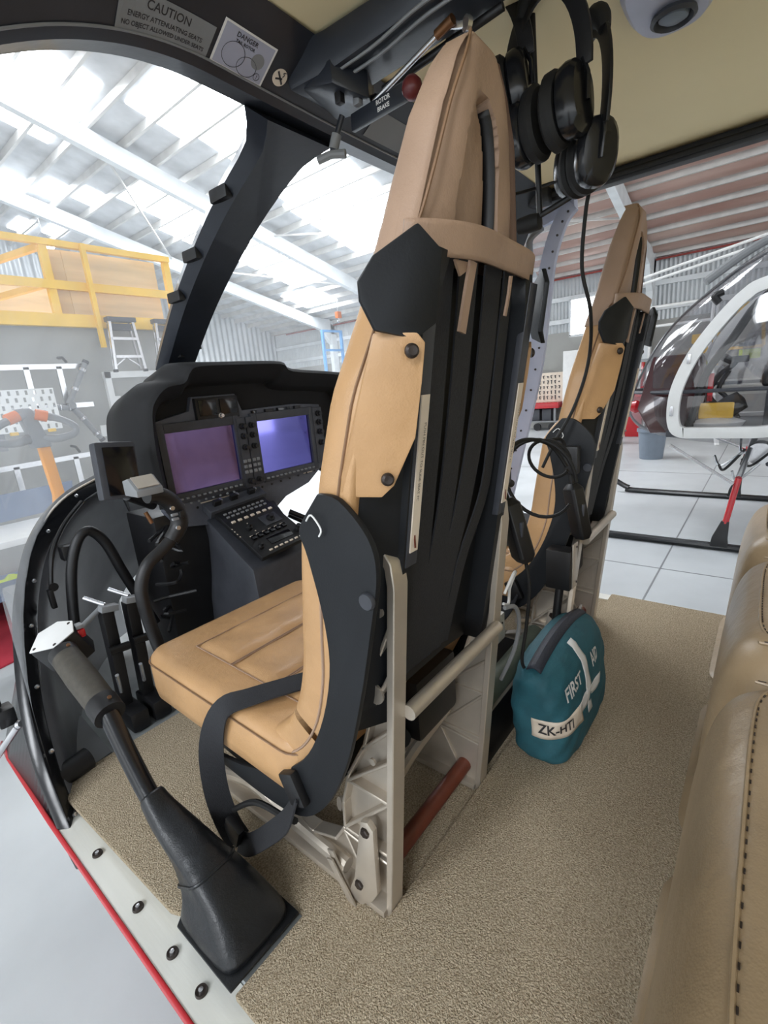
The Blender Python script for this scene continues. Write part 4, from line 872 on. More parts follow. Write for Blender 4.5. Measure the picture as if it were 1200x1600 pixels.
    # --- seat cushion
    m = MB(); secs = []
    outl = []
    x0, x1, ya, yb2 = -.247, .247, .53, 1.065
    def rr(inset, r=.05, n=6):
        o = []
        for cx, cy, a0 in ((x1-r, yb2-r, 0), (x0+r, yb2-r, 90), (x0+r, ya+r, 180), (x1-r, ya+r, 270)):
            for k in range(n+1):
                a = R(a0+90*k/n); o.append((cx+(r-inset)*math.cos(a), cy+(r-inset)*math.sin(a)))
        return o
    slope = lambda y: .015*(y-.53)/.5
    for z, ins in ((.238, .012), (.245, .003), (.27, 0), (.32, .0), (.338, .004), (.347, .012), (.351, .028)):
        secs.append([V(L(x), y, z+slope(y)) for x, y in rr(ins)])
    m.loft(secs); cu = m.build('seat_cushion', 'tan', S, ang=50)
    MB().tube([V(L(x), y, .331+slope(y)) for x, y in rr(-.0005)]+[V(L(rr(-.0005)[0][0]), rr(-.0005)[0][1], .331+slope(yb2))], .0016, 6).build('piping', 'seamtan', cu)
    # padded insert channels
    for (a, b) in ((.565, .695), (.70, .83), (.835, .965)):
        rows = []
        for i in range(25):
            u = i/24; r2 = []
            for j in range(11):
                v = j/10; x = -.165+.33*u; y = a+(b-a)*v
                r2.append(V(L(x), y, .350+slope(y)+.012*(max(0, 1-abs(2*v-1)**4)*max(0, 1-abs(2*u-1)**14))**.5+.0012*math.sin(50*x+30*y)))
            rows.append(r2)
        MB().grid(rows).build('cushion_channel', 'tan', cu, ang=60)
        for e in (a, b): MB().tube([V(L(-.165+.033*k), e, .3535+slope(e)) for k in range(11)], .0014, 5).build('stitching', 'tan_head', cu)
    for sx in (-.165, .165): MB().tube([V(L(sx), .565+.04*k, .3535+slope(.565+.04*k)) for k in range(11)], .0014, 5).build('stitching', 'tan_head', cu)
    # --- lap belt with loop, left side
    lb = cr([V(L(-.03), .60, .372), V(L(-.12), .64, .372), V(L(-.21), .69, .372), V(L(-.252), .735, .350), V(L(-.268), .77, .27), V(L(-.268), .79, .16), V(L(-.262), .785, .075), V(L(-.255), .765, .03)], 6)
    MB().strap(lb, .046, .003, lambda t: V(.35, 1, .1).lerp(V(1, -.45, 0)*(-1), max(0, min(1, (t-.35)/.35)))).build('lap_belt', 'belt', S)
    MB().strap(cr([V(L(-.255), .765, .028), V(L(-.258), .72, .05), V(L(-.26), .64, .13), V(L(-.258), .575, .205), V(L(-.250), .548, .27)], 6), .04, .003, (.5, .2, .8)).build('lap_belt_tail', 'belt', S)
    MB().box((L(-.262), .765, .06), (.016, .045, .055), Matrix.Rotation(R(25), 3, 'X')).build('belt_adjuster', 'black', S, bevel=.004)
    MB().box((L(-.250), .552, .275), (.018, .04, .06), Matrix.Rotation(R(-25), 3, 'X')).build('belt_anchor', 'black', S, bevel=.006)
    MB().tube(cr([V(L(-.25), .77, .10), V(L(-.24), .70, .15), V(L(-.235), .62, .16), V(L(-.24), .58, .18)], 5), .006, 8).build('anchor_cord', 'rubber', S)
    MB().strap(cr([V(L(.03), .60, .372), V(L(.12), .64, .372), V(L(.21), .69, .372), V(L(.252), .735, .35), V(L(.268), .77, .25)], 6), .046, .003, (-.35, 1, .1)).build('lap_belt', 'belt', S)
    tg = MB().box((L(-.10), .634, .3752), (.045, .03, .001), Matrix.Rotation(R(22), 3, 'Z')).build('belt_label', 'ink', S, smooth=False)
    return S
seat = build_seat()
seat['label'] = 'tan leather crew seat nearest the camera with lap belt hanging beside it'
seat2 = dup(seat, None, (.869, 0, 0), 'far tan leather crew seat beside the right door opening')

# ------------------------------------------------------------------ rear bench cushions
def build_bench():
    sec = cr([V(0, -.52, .03), V(0, .025, .03), V(0, .042, .06), V(0, .044, .20), V(0, .034, .33), V(0, .018, .405), V(0, -.010, .447), V(0, -.06, .460), V(0, -.25, .462), V(0, -.50, .465), V(0, -.53, .42)], 4)
    for x0, x1, lb in ((.16, .80, 'brown leather rear bench cushion closest to the camera'), (.84, 1.34, 'middle brown leather rear bench cushion'), (1.40, 1.88, 'brown leather rear bench cushion farthest away by the right door')):
        S = thing('bench_cushion', lb, 'seat', ((x0+x1)/2, -.2, .022), 'rear bench cushions')
        secs = []; n = 26; c = V(0, -.2, .22)
        for i in range(n+1):
            u = i/n; x = x0+(x1-x0)*(.5-.5*math.cos(math.pi*u)); e = min(x-x0, x1-x); r = .075
            k = 0 if e > r else r-math.sqrt(max(0, r*r-(r-e)**2))
            ss = []
            for p in sec:
                d = V(0, p.y-c.y, p.z-c.z); q = V(x, p.y-k*(1 if d.y > 0 else -1)*min(1, abs(d.y)/.2), p.z-k*max(0, d.z)/.24+(0 if d.z > 0 else 0))
                ss.append(q)
            secs.append(ss)
        MB().loft(secs).build('cushion_body', 'bench', S, ang=60)
        pth = [V(x0+.045, -.45, .460), V(x0+.04, -.05, .456), V(x0+.05, -.045, .456), V(x0+.10, -.022, .455), V((x0+x1)/2, -.018, .455), V(x1-.10, -.022, .455), V(x1-.05, -.045, .456), V(x1-.04, -.05, .456), V(x1-.045, -.45, .460)]
        pp = cr(pth, 14)
        MB().tube(pp, .0024, 6).build('piping', 'bench', S)
        m = MB(); acc = 0
        for a, b in zip(pp, pp[1:]):
            acc += (b-a).length
            if acc > .009:
                acc = 0; d = (b-a).normalized(); m.bar(a+d*0+V(0, -.003, .002), a+d*.005+V(0, -.003, .0022), .0016, .0014)
        stuff(m.build('stitching', 'darksnap', S, smooth=False))
    # bench plinth
    tag(MB().box((1.02, -.3, .0255), (1.7, .5, .007)).build('bench_plinth', 'dkgrey', bevel=.003), 'dark plinth strip beneath the rear bench cushions', 'plinth')
build_bench()

# ------------------------------------------------------------------ instrument panel
def build_panel():
    Y = 1.5
    S = thing('instrument_panel', 'dark instrument panel with two large glass displays under a glareshield', 'instrument panel', (1.08, Y, .4))
    f = MB().prism([(.705, Y, .56), (.715, Y, .845), (.85, Y, .87), (.865, Y, .915), (1.035, Y, .915), (1.055, Y, .855), (1.30, Y, .858), (1.44, Y, .845), (1.46, Y, .60), (1.40, Y, .575), (1.33, Y, .53), (1.20, Y, .50), (1.15, Y, .47), (.90, Y, .47), (.74, Y, .50)], (0, .03, 0)).build('panel_face', 'panelgrey', S, bevel=.003)
    def disp(x0, x1, z0, z1):
        b = MB()
        for a in (((x0-.012, Y-.008, (z0+z1)/2), (.024, .018, z1-z0+.06)), ((x1+.012, Y-.008, (z0+z1)/2), (.024, .018, z1-z0+.06)), (((x0+x1)/2, Y-.008, z1+.014), (x1-x0, .018, .03)), (((x0+x1)/2, Y-.008, z0-.017), (x1-x0, .018, .034))): b.box(*a)
        d = b.build('display_bezel', 'dkgrey', S, bevel=.003)
        MB().box(((x0+x1)/2, Y-.004, (z0+z1)/2), (x1-x0, .006, z1-z0)).build('screen', 'screen', d, smooth=False)
        for k in range(12):
            x = x0+.012+(x1-x0-.024)*k/11; MB().box((x, Y-.020, z0-.018), (.010, .008, .006)).build('soft_key', 'plastgrey', d, bevel=.001)
        return d
    disp(.745, 1.0, .612, .81); disp(1.10, 1.36, .612, .81)
    def knob(x, z, r=.010, l=.02, mat='black', p=S, y=Y-.016):
        k = MB().lathe((x, y, z), (0, -1, 0), [(r, 0), (r, l*.45), (r*.72, l*.5), (r*.68, l), (.0005, l)], 14).build('knob', mat, p); return k
    # centre control columns
    for xc in (1.028, 1.068):
        c = MB().box((xc, Y-.010, .705), (.036, .02, .25)).build('control_column', 'dkgrey', S, bevel=.002)
        for z in (.80, .765, .725, .60): knob(xc, z, .011, .022, 'black', c, Y-.02)
        for z in (.675, .655, .635):
            for dx in (-.009, .009): MB().box((xc+dx, Y-.022, z), (.012, .006, .011)).build('key', 'plastgrey', c, bevel=.001)
    c = MB().box((1.405, Y-.010, .72), (.05, .02, .23)).build('control_column', 'dkgrey', S, bevel=.002)
    for z in (.81, .775, .735, .69): knob(1.405, z, .012, .022, 'black', c, Y-.02)
    # standby unit
    sb = MB().box((.950, Y-.006, .872), (.165, .018, .074)).build('standby_unit', 'black', S, bevel=.003)
    for dx in (-.04, .04): MB().box((.950+dx, Y-.0165, .876), (.066, .004, .052)).build('standby_screen', 'screendark', sb, bevel=.001)
    knob(.95, .846, .009, .02, 'steel', sb)
    # annunciators along top of right display
    for k, w_ in enumerate((.02, .04, .06, .03)): MB().box((1.10+.07*k, Y-.006, .842), (w_, .012, .016)).build('annunciator', 'black' if k % 2 else 'screendark', S, bevel=.001)
    # screws in frame
    for x in (.73, .77, .81, .845): MB().lathe((x, Y-.001, .835), (0, -1, 0), [(.0005, .003), (.004, .002), (.0045, 0), (.0005, 0)], 8).build('screw', 'black', S)
    for k in range(14):
        for z in (.548,): MB().lathe((.77+.046*k, Y-.001, z+.002*k), (0, -1, 0), [(.0005, .003), (.004, .002), (.0045, 0), (.0005, 0)], 8).build('screw', 'black', S)
    for k in range(8): knob(.76+.028*k, .575, .004, .006, 'plastgrey')
    MB().box((.90, Y-.001, .562), (.14, .001, .004)).build('placard_line', 'offwhite', S, smooth=False)
    MB().box((1.33, Y-.001, .578), (.05, .001, .012)).build('placard', 'offwhite', S, smooth=False)
    # glareshield hood
    o0 = [(.655, .64), (.652, .76), (.664, .87), (.685, .915), (.73, .952), (.79, .963), (.815, .995), (.85, 1.012), (1.0, 1.014), (1.18, 1.012), (1.23, .985), (1.46, .966), (1.58, .94), (1.60, .80), (1.59, .62)]
    o1 = [(.70, .60), (.70, .76), (.705, .86), (.72, .90), (.75, .925), (.80, .935), (.825, .96), (.86, .975), (1.0, .978), (1.17, .976), (1.22, .95), (1.44, .93), (1.53, .905), (1.55, .80), (1.54, .62)]
    rows = []
    fo = cr([V(x, 0, z) for x, z in o0], 4); fi = cr([V(x, 0, z) for x, z in o1], 4)
    rows = [[V(q.x, Y+.02, q.z-.03) for q in fi], [V(q.x, Y-.05, q.z-.012) for q in fi], [V((p.x*.75+q.x*.25), Y-.105, p.z*.75+q.z*.25) for p, q in zip(fo, fi)], [V(p.x, Y-.095, p.z) for p in fo], [V(p.x-.01*(1 if p.x < 1.0 else -1), Y+.04, p.z+.012) for p in fo], [V((p.x-1.1)*.97+1.1, Y+.22, p.z-.02) for p in fo], [V((p.x-1.1)*.8+1.1, Y+.36, p.z-.14) for p in fo]]
    MB().grid(rows).build('glareshield', 'hood', S, thick=.004, ang=50)
    MB().prism([V(q.x, Y+.018, q.z-.028) for q in fi]+[V(1.2, Y+.018, .55), V(.9, Y+.018, .5)], (0, .006, 0)).build('hood_back', 'hood', S, smooth=False)
    # pedestal
    ped = MB(); n1 = [(.855, 1.47, .52), (1.09, 1.47, .52), (1.03, 1.235, .385), (.825, 1.235, .385)]
    ped.loft([[V(.84, 1.5, .50), V(1.14, 1.5, .50), V(1.12, 1.62, .45), V(.86, 1.62, .45)], [V(.82, 1.24, .365), V(1.06, 1.24, .365), V(1.06, 1.6, .3), V(.84, 1.6, .3)], [V(.80, 1.20, .25), V(1.12, 1.20, .25), V(1.12, 1.6, .2), V(.82, 1.6, .2)], [V(.78, 1.14, .0005), V(1.18, 1.14, .0005), V(1.18, 1.6, .0005), V(.80, 1.6, .0005)]])
    ped.build('pedestal', 'dkgrey', S, bevel=.008)
    a = V(.838, 1.475, .530); b = V(1.075, 1.475, .545); c_ = V(.822, 1.225, .388); xd = (b-a).normalized(); ydn = (c_-a); Ld = ydn.length; yd = (ydn-xd*ydn.dot(xd)).normalized(); nz = yd.cross(xd).normalized()
    if nz.z < 0: nz = -nz
    W = .205
    def pb(u, v, du, dv, h, mat, name, par, bev=.001, up=0.):
        rot = Matrix((xd, yd, nz)).transposed(); return MB().box(a+xd*(u*W)+yd*(v*Ld)+nz*(h/2+up), (du, dv, h), rot).build(name, mat, par, bevel=bev)
    rc = pb(.5, .5, W, Ld, .018, 'black', 'radio_stack', S, .003)
    pb(.5, .04, W+.03, .05, .03, 'dkgrey', 'switch_shelf', rc, .004)
    for u in (.12, .45, .82): 
        k = pb(u, .03, .028, .016, .022, 'black', 'toggle_switch', rc, .003, .028); pb(u+.06, .03, .014, .012, .02, 'steel', 'switch_guard', rc, .002, .03)
    for v, nn_ in ((.20, 9), (.26, 9)):
        for k in range(nn_): pb(.12+.76*k/(nn_-1), v, .011, .007, .005, 'plastgrey', 'key', rc, .001, .018)
    for k in range(7): pb(.12+.76*k/6, .36, .014, .009, .005, 'offwhite', 'lit_key', rc, .001, .018)
    for k in range(6): pb(.16+.62*k/5, .70, .016, .016, .008, 'screendark', 'rocker_switch', rc, .001, .018); pb(.16+.62*k/5, .655, .012, .004, .001, 'offwhite', 'switch_mark', rc, 0, .018)
    pb(.70, .52, .07, .05, .004, 'dkgrey', 'selector_plate', rc, .001, .018)
    for u, v, r in ((.25, .53, .011), (.70, .52, .015), (.12, .86, .010), (.93, .84, .013)):
        o = a+xd*(u*W)+yd*(v*Ld)+nz*.018; MB().lathe(o, nz, [(r, 0), (r, .010), (r*.7, .012), (r*.65, .022), (.0005, .022)], 14).build('knob', 'black', rc)
    pb(.55, .83, .095, .032, .003, 'screendark', 'radio_display', rc, .001, .018)
    for k in range(7): pb(.22+.64*k/6, .95, .012, .006, .004, 'offwhite', 'key', rc, .001, .018)
    for k in range(10):
        o = a+xd*(.3*W*(k % 3))+yd*(Ld*(.45+.05*(k % 4)))+nz*.0185; MB().box(o, (.004, .004, .0006), Matrix((xd, yd, nz)).transposed()).build('print_mark', 'offwhite', rc, smooth=False)
    # support struts right of the pedestal
    for a1_, b1_, r_ in (((1.14, 1.42, .46), (1.34, 1.22, .30), .010), ((1.16, 1.45, .44), (1.42, 1.25, .22), .012)): MB().cyl(a1_, b1_, r_).build('support_strut', 'blackgloss', S)
    MB().cyl((1.08, 1.28, .42), (1.34, 1.32, .50), .012).build('link_rod', 'steel', S); MB().cyl((1.08, 1.26, .40), (1.34, 1.28, .40), .007).build('link_rod', 'steel', S)
    # dark structure below the panel on the left
    m = MB(); m.box((.76, 1.62, .30), (.18, .2, .5)); m.build('footwell_box', 'black', S, bevel=.01)
    rnd = random.Random(4)
    for k in range(7):
        p = [V(.60+rnd.uniform(0, .12), 1.45+rnd.uniform(-.05, .1), .5-.05*k+rnd.uniform(-.02, .02)) for _ in range(4)]; MB().tube(cr(p, 5), .006, 6).build('wire_loom', 'black', S)
    MB().cyl((.60, 1.40, .60), (.61, 1.395, .565), .006).build('copper_fitting', 'brass', S)
    MB().box((.885, Y-.02, .40), (.05, .004, .012)).build('small_placard', 'offwhite', S, smooth=False)
    # tablet display at left
    T = thing('tablet_display', 'black tablet style display mounted left of the instrument panel', 'display', (.54, 1.38, .62))
    rot = Matrix.Rotation(R(6), 3, 'Y') @ Matrix.Rotation(R(-8), 3, 'X')
    MB().box((.542, 1.385, .735), (.105, .04, .155), rot).build('housing', 'dkgrey', T, bevel=.008)
    MB().box((.547, 1.362, .735), (.082, .004, .13), rot).build('screen', 'screendark', T, bevel=.002)
    MB().cyl((.56, 1.40, .66), (.66, 1.48, .60), .015).build('mount_arm', 'black', T)
build_panel()

# ------------------------------------------------------------------ controls
def build_controls():
    S = thing('cyclic_stick', 'black curved cyclic stick with grip and silver topped box', 'cyclic', (.45, 1.15, -.016))
    p = cr([V(.47, 1.14, .18), V(.452, 1.15, .33), V(.443, 1.15, .42), V(.446, 1.15, .48), V(.470, 1.15, .525), V(.515, 1.15, .552), V(.548, 1.15, .575)], 6)
    MB().tube(p, .0155, 14).build('stick_tube', 'black', S)
    g = cr([V(.54, 1.15, .568), V(.568, 1.15, .60), V(.570, 1.15, .635), V(.552, 1.145, .668), V(.525, 1.14, .690), V(.497, 1.135, .695)], 6)
    gr = MB().tube(g, lambda t: .019+.004*math.sin(math.pi*t), 14).build('grip', 'black', S)
    for x, z in ((.548, .652), (.553, .600)): MB().lathe((x, 1.128, z), (0, -1, 0), [(.002, .004), (.0055, .004), (.006, 0), (.002, 0)], 12).build('screw', 'steel', gr)
    for z in (.635, .624): MB().box((.550, 1.126, z), (.016, .008, .006)).build('rocker', 'plastgrey', gr, bevel=.001)
    MB().box((.566, 1.124, .632), (.012, .012, .018)).build('trigger', 'black', gr, bevel=.003)
    rot = Matrix.Rotation(R(35), 3, 'X')
    b = MB(); b.prism([(.462, 1.10, .70), (.462, 1.10, .715), (.462, 1.135, .742), (.462, 1.165, .735), (.462, 1.165, .70)], (.062, 0, 0)); hb = b.build('switch_box', 'plastgrey', S, bevel=.003)
    MB().prism([(.468, 1.103, .7195), (.518, 1.103, .7195), (.518, 1.133, .7425), (.468, 1.133, .7425)], (0, -.001, .0015)).build('silver_plate', 'alu', hb, smooth=False)
    # pedals
    for x, lb in ((.435, 'left black rudder pedal with a silver toe bar'), (.50, 'right black rudder pedal with a silver toe bar')):
        P = thing('rudder_pedal', lb, 'pedal', (x, 1.40, -.016), 'rudder pedals')
        MB().loft([[V(x+a*.016+.0, 1.40+b*.02+dy, z) for a, b in ((-1, -1), (1, -1), (1, 1), (-1, 1))] for z, dy in ((.02, .03), (.20, .01), (.36, 0))]).build('pedal_arm', 'black', P, bevel=.005)
        MB().box((x+.005, 1.385, .368), (.045, .03, .018), Matrix.Rotation(R(12), 3, 'Y')).build('pedal_pad', 'plastgrey', P, bevel=.003)
        MB().cyl((x-.03, 1.44, .40), (x+.0, 1.39, .378), .006).build('toe_bar', 'steel', P)
        MB().box((x+.002, 1.40, .02), (.052, .12, .06)).build('pedal_base', 'black', P, bevel=.008)
        MB().cyl((x-.025, 1.37, .25), (x+.028, 1.37, .245), .012).build('pivot', 'black', P)
        MB().cyl((x-.02, 1.37, .12), (x-.03, 1.34, .19), .005).build('bolt', 'steel', P)
    t = tag(MB().cyl((.33, 1.38, .325), (.44, 1.41, .372), .008).build('linkage_rod', 'plastgrey'), 'grey threaded rod running from collective head to pedals', 'rod')
    # rudder hoop tube in nose bowl
    h = cr([(.405, 1.62, .10), (.411, 1.62, .247), (.439, 1.62, .418), (.476, 1.62, .515), (.515, 1.62, .54), (.552, 1.62, .49), (.58, 1.62, .387), (.61, 1.62, .283), (.64, 1.60, .17)], 8)
    tag(MB().tube(h, .016, 12).build('nose_hoop', 'black'), 'black padded hoop tube inside the nose bowl', 'hoop')
    # strut and clamp on bowl
    S = thing('latch_rod', 'thin black latch rod clipped to the nose bowl side', 'rod', (.36, 1.66, .25))
    MB().tube(cr([(.56, 1.76, .61), (.48, 1.70, .565), (.425, 1.66, .51), (.40, 1.64, .46), (.385, 1.635, .40)], 6), .007, 8).build('rod', 'black', S)
    MB().box((.378, 1.632, .365), (.014, .02, .06)).build('clip', 'black', S, bevel=.003)
    MB().lathe((.388, 1.628, .40), (0, -1, 0), [(.008, 0), (.013, 0), (.013, .004), (.008, .004)], 14).build('pull_ring', 'black', S)
    MB().box((.455, 1.655, .485), (.04, .04, .045)).build('bracket', 'black', S, bevel=.006)
    # floor footlight / duct outlet near post
    S = thing('floor_outlet', 'short black duct outlet on the floor by the door post', 'duct', (.26, 1.30, -.016))
    MB().cyl((.205, 1.30, .02), (.285, 1.315, .02), .028, .030, 20).build('outlet_tube', 'black', S)
    MB().lathe((.285, 1.315, -.012), (0, 0, 1), [(.002, .004), (.042, .004), (.045, 0), (.002, 0)], 20).build('flange', 'darksnap', S)
    S = thing('door_hinge', 'black door hinge bracket with steel strut on the left door post', 'hinge', (.16, 1.5, .1))
    MB().box((.175, 1.48, .155), (.04, .05, .05)).build('hinge_block', 'black', S, bevel=.008); MB().box((.16, 1.50, .20), (.03, .06, .03)).build('hinge_leaf', 'black', S, bevel=.006)
    MB().cyl((.185, 1.43, .135), (.12, 1.50, .03), .009).build('strut', 'steel', S)
    MB().lathe((.189, 1.425, .142), (.4, -1, .4), [(.001, .01), (.008, .009), (.011, 0), (.001, -.01)], 14).build('ball_joint', 'steel', S)
    MB().cyl((.16, 1.47, .205), (.158, 1.46, .225), .007).build('pin', 'steel', S)
    # collective
    S = thing('collective_lever', 'black collective lever with grey grip rising from a leather boot', 'lever', (.28, .66, 0))
    tube = cr([V(.283, .70, .03), V(.277, .80, .085), V(.272, .872, .135), V(.270, .94, .215), V(.270, 1.0, .300)], 6)
    MB().tube(tube, .0185, 16).build('lever_tube', 'blackgloss', S)
    d = (V(.27, 1.205, .375)-V(.27, 1.0, .303)).normalized(); o = V(.27, 1.0, .303)
    MB().lathe(o-d*.01, d, [(.018, 0), (.0305, 0), (.0315, .035), (.0305, .042)], 22).build('grip_collar', 'black', S)
    MB().lathe(o+d*.03, d, [(.026, 0), (.029, .002), (.0305, .09), (.029, .165), (.026, .167)], 22).build('grip', 'grip', S)
    MB().lathe(o+d*.194, d, [(.022, 0), (.029, .001), (.030, .022), (.022, .026)], 22).build('grip_collar', 'black', S)
    for k in (.012, .205): MB().lathe(o+d*k+V(.008, -.015, .0275), (.2, -.5, .85), [(.0015, .002), (.004, .002), (.0045, 0), (.0005, 0)], 12).build('screw', 'brass', S)
    hx = [V(.225, 1.27, .375), V(.262, 1.215, .388), V(.305, 1.215, .408), V(.318, 1.255, .418), V(.300, 1.30, .412), V(.26, 1.315, .395)]
    nrm = (hx[1]-hx[0]).cross(hx[3]-hx[0]).normalized()
    if nrm.z < 0: nrm = -nrm
    hb = MB().prism(hx, -nrm*.078).build('switch_head', 'black', S, bevel=.004)
    MB().prism([p+nrm*.0005 for p in hx], nrm*.003).build('top_plate', 'white', hb, bevel=.001)
    for k in (0, 1, 3): 
        q = hx[k]*.8+(sum(hx, V(0, 0, 0))/6)*.2; MB().lathe(q+nrm*.0035, nrm, [(.0005, .0012), (.0035, .001), (.004, 0), (.0005, 0)], 10).build('screw', 'darksnap', hb)
    MB().box((.322, 1.235, .392), (.016, .02, .02)).build('red_guard', 'red', hb, bevel=.003); MB().box((.322, 1.24, .408), (.016, .022, .010)).build('switch_cap', 'plastgrey', hb, bevel=.002)
    # boot: gathered top, creased body, base plate
    def oct_(c, rx, ry, n=24, ph=0., wv=0., e=.7):
        return [c+V(rx*math.copysign(abs(math.cos(a))**e, math.cos(a))*(1+wv*math.sin(3*a+ph)), ry*math.copysign(abs(math.sin(a))**e, math.sin(a))*(1+wv*math.sin(2*a-ph)), 0) for a in [2*math.pi*k/n for k in range(n)]]
    secs = [oct_(V(.285, .662, .004), .071, .088, e=.35), oct_(V(.285, .664, .018), .069, .085, e=.38), oct_(V(.284, .674, .048), .060, .070, ph=.4, wv=.03, e=.45), oct_(V(.282, .698, .072), .050, .056, ph=1, wv=.05, e=.5), oct_(V(.281, .726, .076), .046, .050, ph=1.6, wv=.07, e=.55), oct_(V(.279, .755, .085), .038, .046, ph=2.2, wv=.16), oct_(V(.2765, .795, .105), .034, .038, ph=3, wv=.14), oct_(V(.274, .84, .128), .029, .031, ph=3.8, wv=.06), oct_(V(.2725, .866, .145), .025, .025), oct_(V(.272, .882, .160), .0235, .0235), oct_(V(.272, .884, .161), .018, .018)]
    rot = Matrix.Rotation(R(-38), 3, 'X'); s2 = []
    for i, q in enumerate(secs):
        c = sum(q, V(0, 0, 0))/len(q); k = max(0, min(1, (i-2)/3)); rr_ = Matrix.Rotation(R(52)*k, 3, 'X')
        s2.append([c+rr_.inverted() @ (v-c) for v in q])
    MB().loft(s2).build('boot', 'boot', S, ang=70, sub=1)
    MB().tube([c for c in [q for q in s2[4]]]+[s2[4][0]], .003, 6).build('boot_seam', 'boot', S)
    MB().prism([(.214, .572, .001), (.357, .572, .001), (.357, .752, .001), (.235, .752, .001), (.214, .735, .001)], (0, 0, .006)).build('boot_flange', 'boot', S, bevel=.002)
build_controls()

# ------------------------------------------------------------------ overhead
def build_overhead():
    S = thing('overhead_console', 'black overhead control channel running aft from the windscreen header', 'console', (.86, .60, 1.43))
    MB().loft([[V(.805+dx, y, z0), V(.905+dx, y, z0), V(.92+dx, y, 1.53), V(.79+dx, y, 1.53)] for y, z0, dx in ((.80, 1.47, -.02), (.70, 1.475, 0), (.55, 1.485, .01), (.35, 1.495, .015), (.0, 1.51, .02))]).build('channel', 'frame_black', S, bevel=.008)
    MB().prism([(.80, .78, 1.47), (.92, .80, 1.46), (.93, .70, 1.45), (.86, .66, 1.43), (.80, .70, 1.45)], (0, 0, .05)).build('quadrant_plate', 'frame_black', S, bevel=.008)
    for x, z in ((.815, 1.474), (.835, 1.47)): MB().tube(cr([(x, .76, z), (x+.005, .62, z+.004), (x-.003, .5, z+.012), (x+.004, .36, z+.016)], 5), .003, 6).build('cable', 'plastgrey', S)
    MB().cyl((.872, .66, 1.43), (.855, .49, 1.465), .0048).build('control_rod', 'steel', S); MB().cyl((.857, .505, 1.463), (.852, .47, 1.468), .008).build('rod_end', 'brass', S)
    MB().cyl((.88, .64, 1.445), (.89, .40, 1.47), .007).build('control_rod', 'black', S)
    MB().lathe((.855, .45, 1.455), (1, -.6, 0), [(.005, 0), (.011, 0), (.011, .008), (.005, .008)], 14).build('eye_end', 'steel', S)
    MB().bar((.86, .49, 1.47), (.862, .455, 1.458), .006, .01).build('clevis', 'steel', S, bevel=.001)
    for k in range(4): MB().box((.83+.03*k, .71-.02*k, 1.44), (.014, .016, .02)).build('quadrant_stop', 'plastgrey' if k % 2 else 'black', S, bevel=.003)
    L_ = thing('rotor_brake_lever', 'black rotor brake lever with dark red ball knob', 'lever', (.86, .69, 1.42))
    a, b = V(.875, .72, 1.415), V(.862, .575, 1.412)
    MB().bar(a, b, .010, .030).build('lever_arm', 'frame_black', L_, bevel=.002)
    MB().lathe(b+(b-a).normalized()*.012, (0, 0, 1), [(.0005, -.019), (.010, -.0165), (.017, -.009), (.019, 0), (.017, .009), (.010, .0165), (.0005, .019)], 20).build('ball_knob', 'knobred', L_)
    MB().lathe(b+V(0, .005, 0), (b-a), [(.009, 0), (.010, .004), (.006, .008)], 12).build('collar', 'steel', L_)
    xd = (b-a).normalized(); yd = V(0, 0, 1); n = xd.cross(yd); 
    o = a+(b-a)*.62; 
    side = V(-1, 0, 0)
    text_on('ROTOR', .0105, o+n*.0055+V(0, 0, .006), xd, V(0, 0, 1), 'white', L_, 'lettering', .0003, .0004); text_on('BRAKE', .0105, o+n*.0055+V(0, 0, -.006), xd, V(0, 0, 1), 'white', L_, 'lettering', .0003, .0004)
    T = thing('t_handle', 'grey T shaped shut-off handle under the header', 'handle', (.85, .755, 1.36))
    MB().cyl((.862, .735, 1.43), (.850, .76, 1.372), .006).build('stem', 'frame_black', T)
    MB().cyl((.855, .748, 1.40), (.851, .757, 1.376), .010).build('stem_sleeve', 'plastgrey', T)
    MB().tube([(.836, .79, 1.362), (.849, .762, 1.368), (.862, .735, 1.364)], .008, 10).build('cross_bar', 'plastgrey', T)
    # ceiling vent
    Vn = thing('ceiling_vent', 'round black gasper vent in a pale grey ceiling bezel', 'vent', (1.17, .22, 1.51))
    c = V(1.165, .215, 1.535)
    MB().loft([[c+V((.105+r)*math.copysign(abs(math.cos(a))**.7, math.cos(a)), (.06+r)*math.copysign(abs(math.sin(a))**.7, math.sin(a)), z) for a in [2*math.pi*k/32 for k in range(32)]] for r, z in ((.012, .01), (.01, -.01), (0, -.022), (-.02, -.026))]).build('bezel', 'doorgrey', Vn)
    for dx in (0.035,):
        MB().lathe(c+V(dx, -.005, -.024), (0, 0, -1), [(.030, 0), (.036, .004), (.038, .010), (.032, .014), (.028, .006), (.027, .002), (.0005, .002)], 26).build('vent_ring', 'dkgrey', Vn)
        MB().lathe(c+V(dx, -.005, -.026), (.1, .1, -1), [(.026, 0), (.024, .008), (.014, .013), (.0005, .014)], 22).build('nozzle', 'bin', Vn)
    MB().lathe(c+V(-.055, 0, -.024), (0, 0, -1), [(.024, 0), (.026, .004), (.0005, .005)], 22).build('lamp_lens', 'white', Vn)
build_overhead()

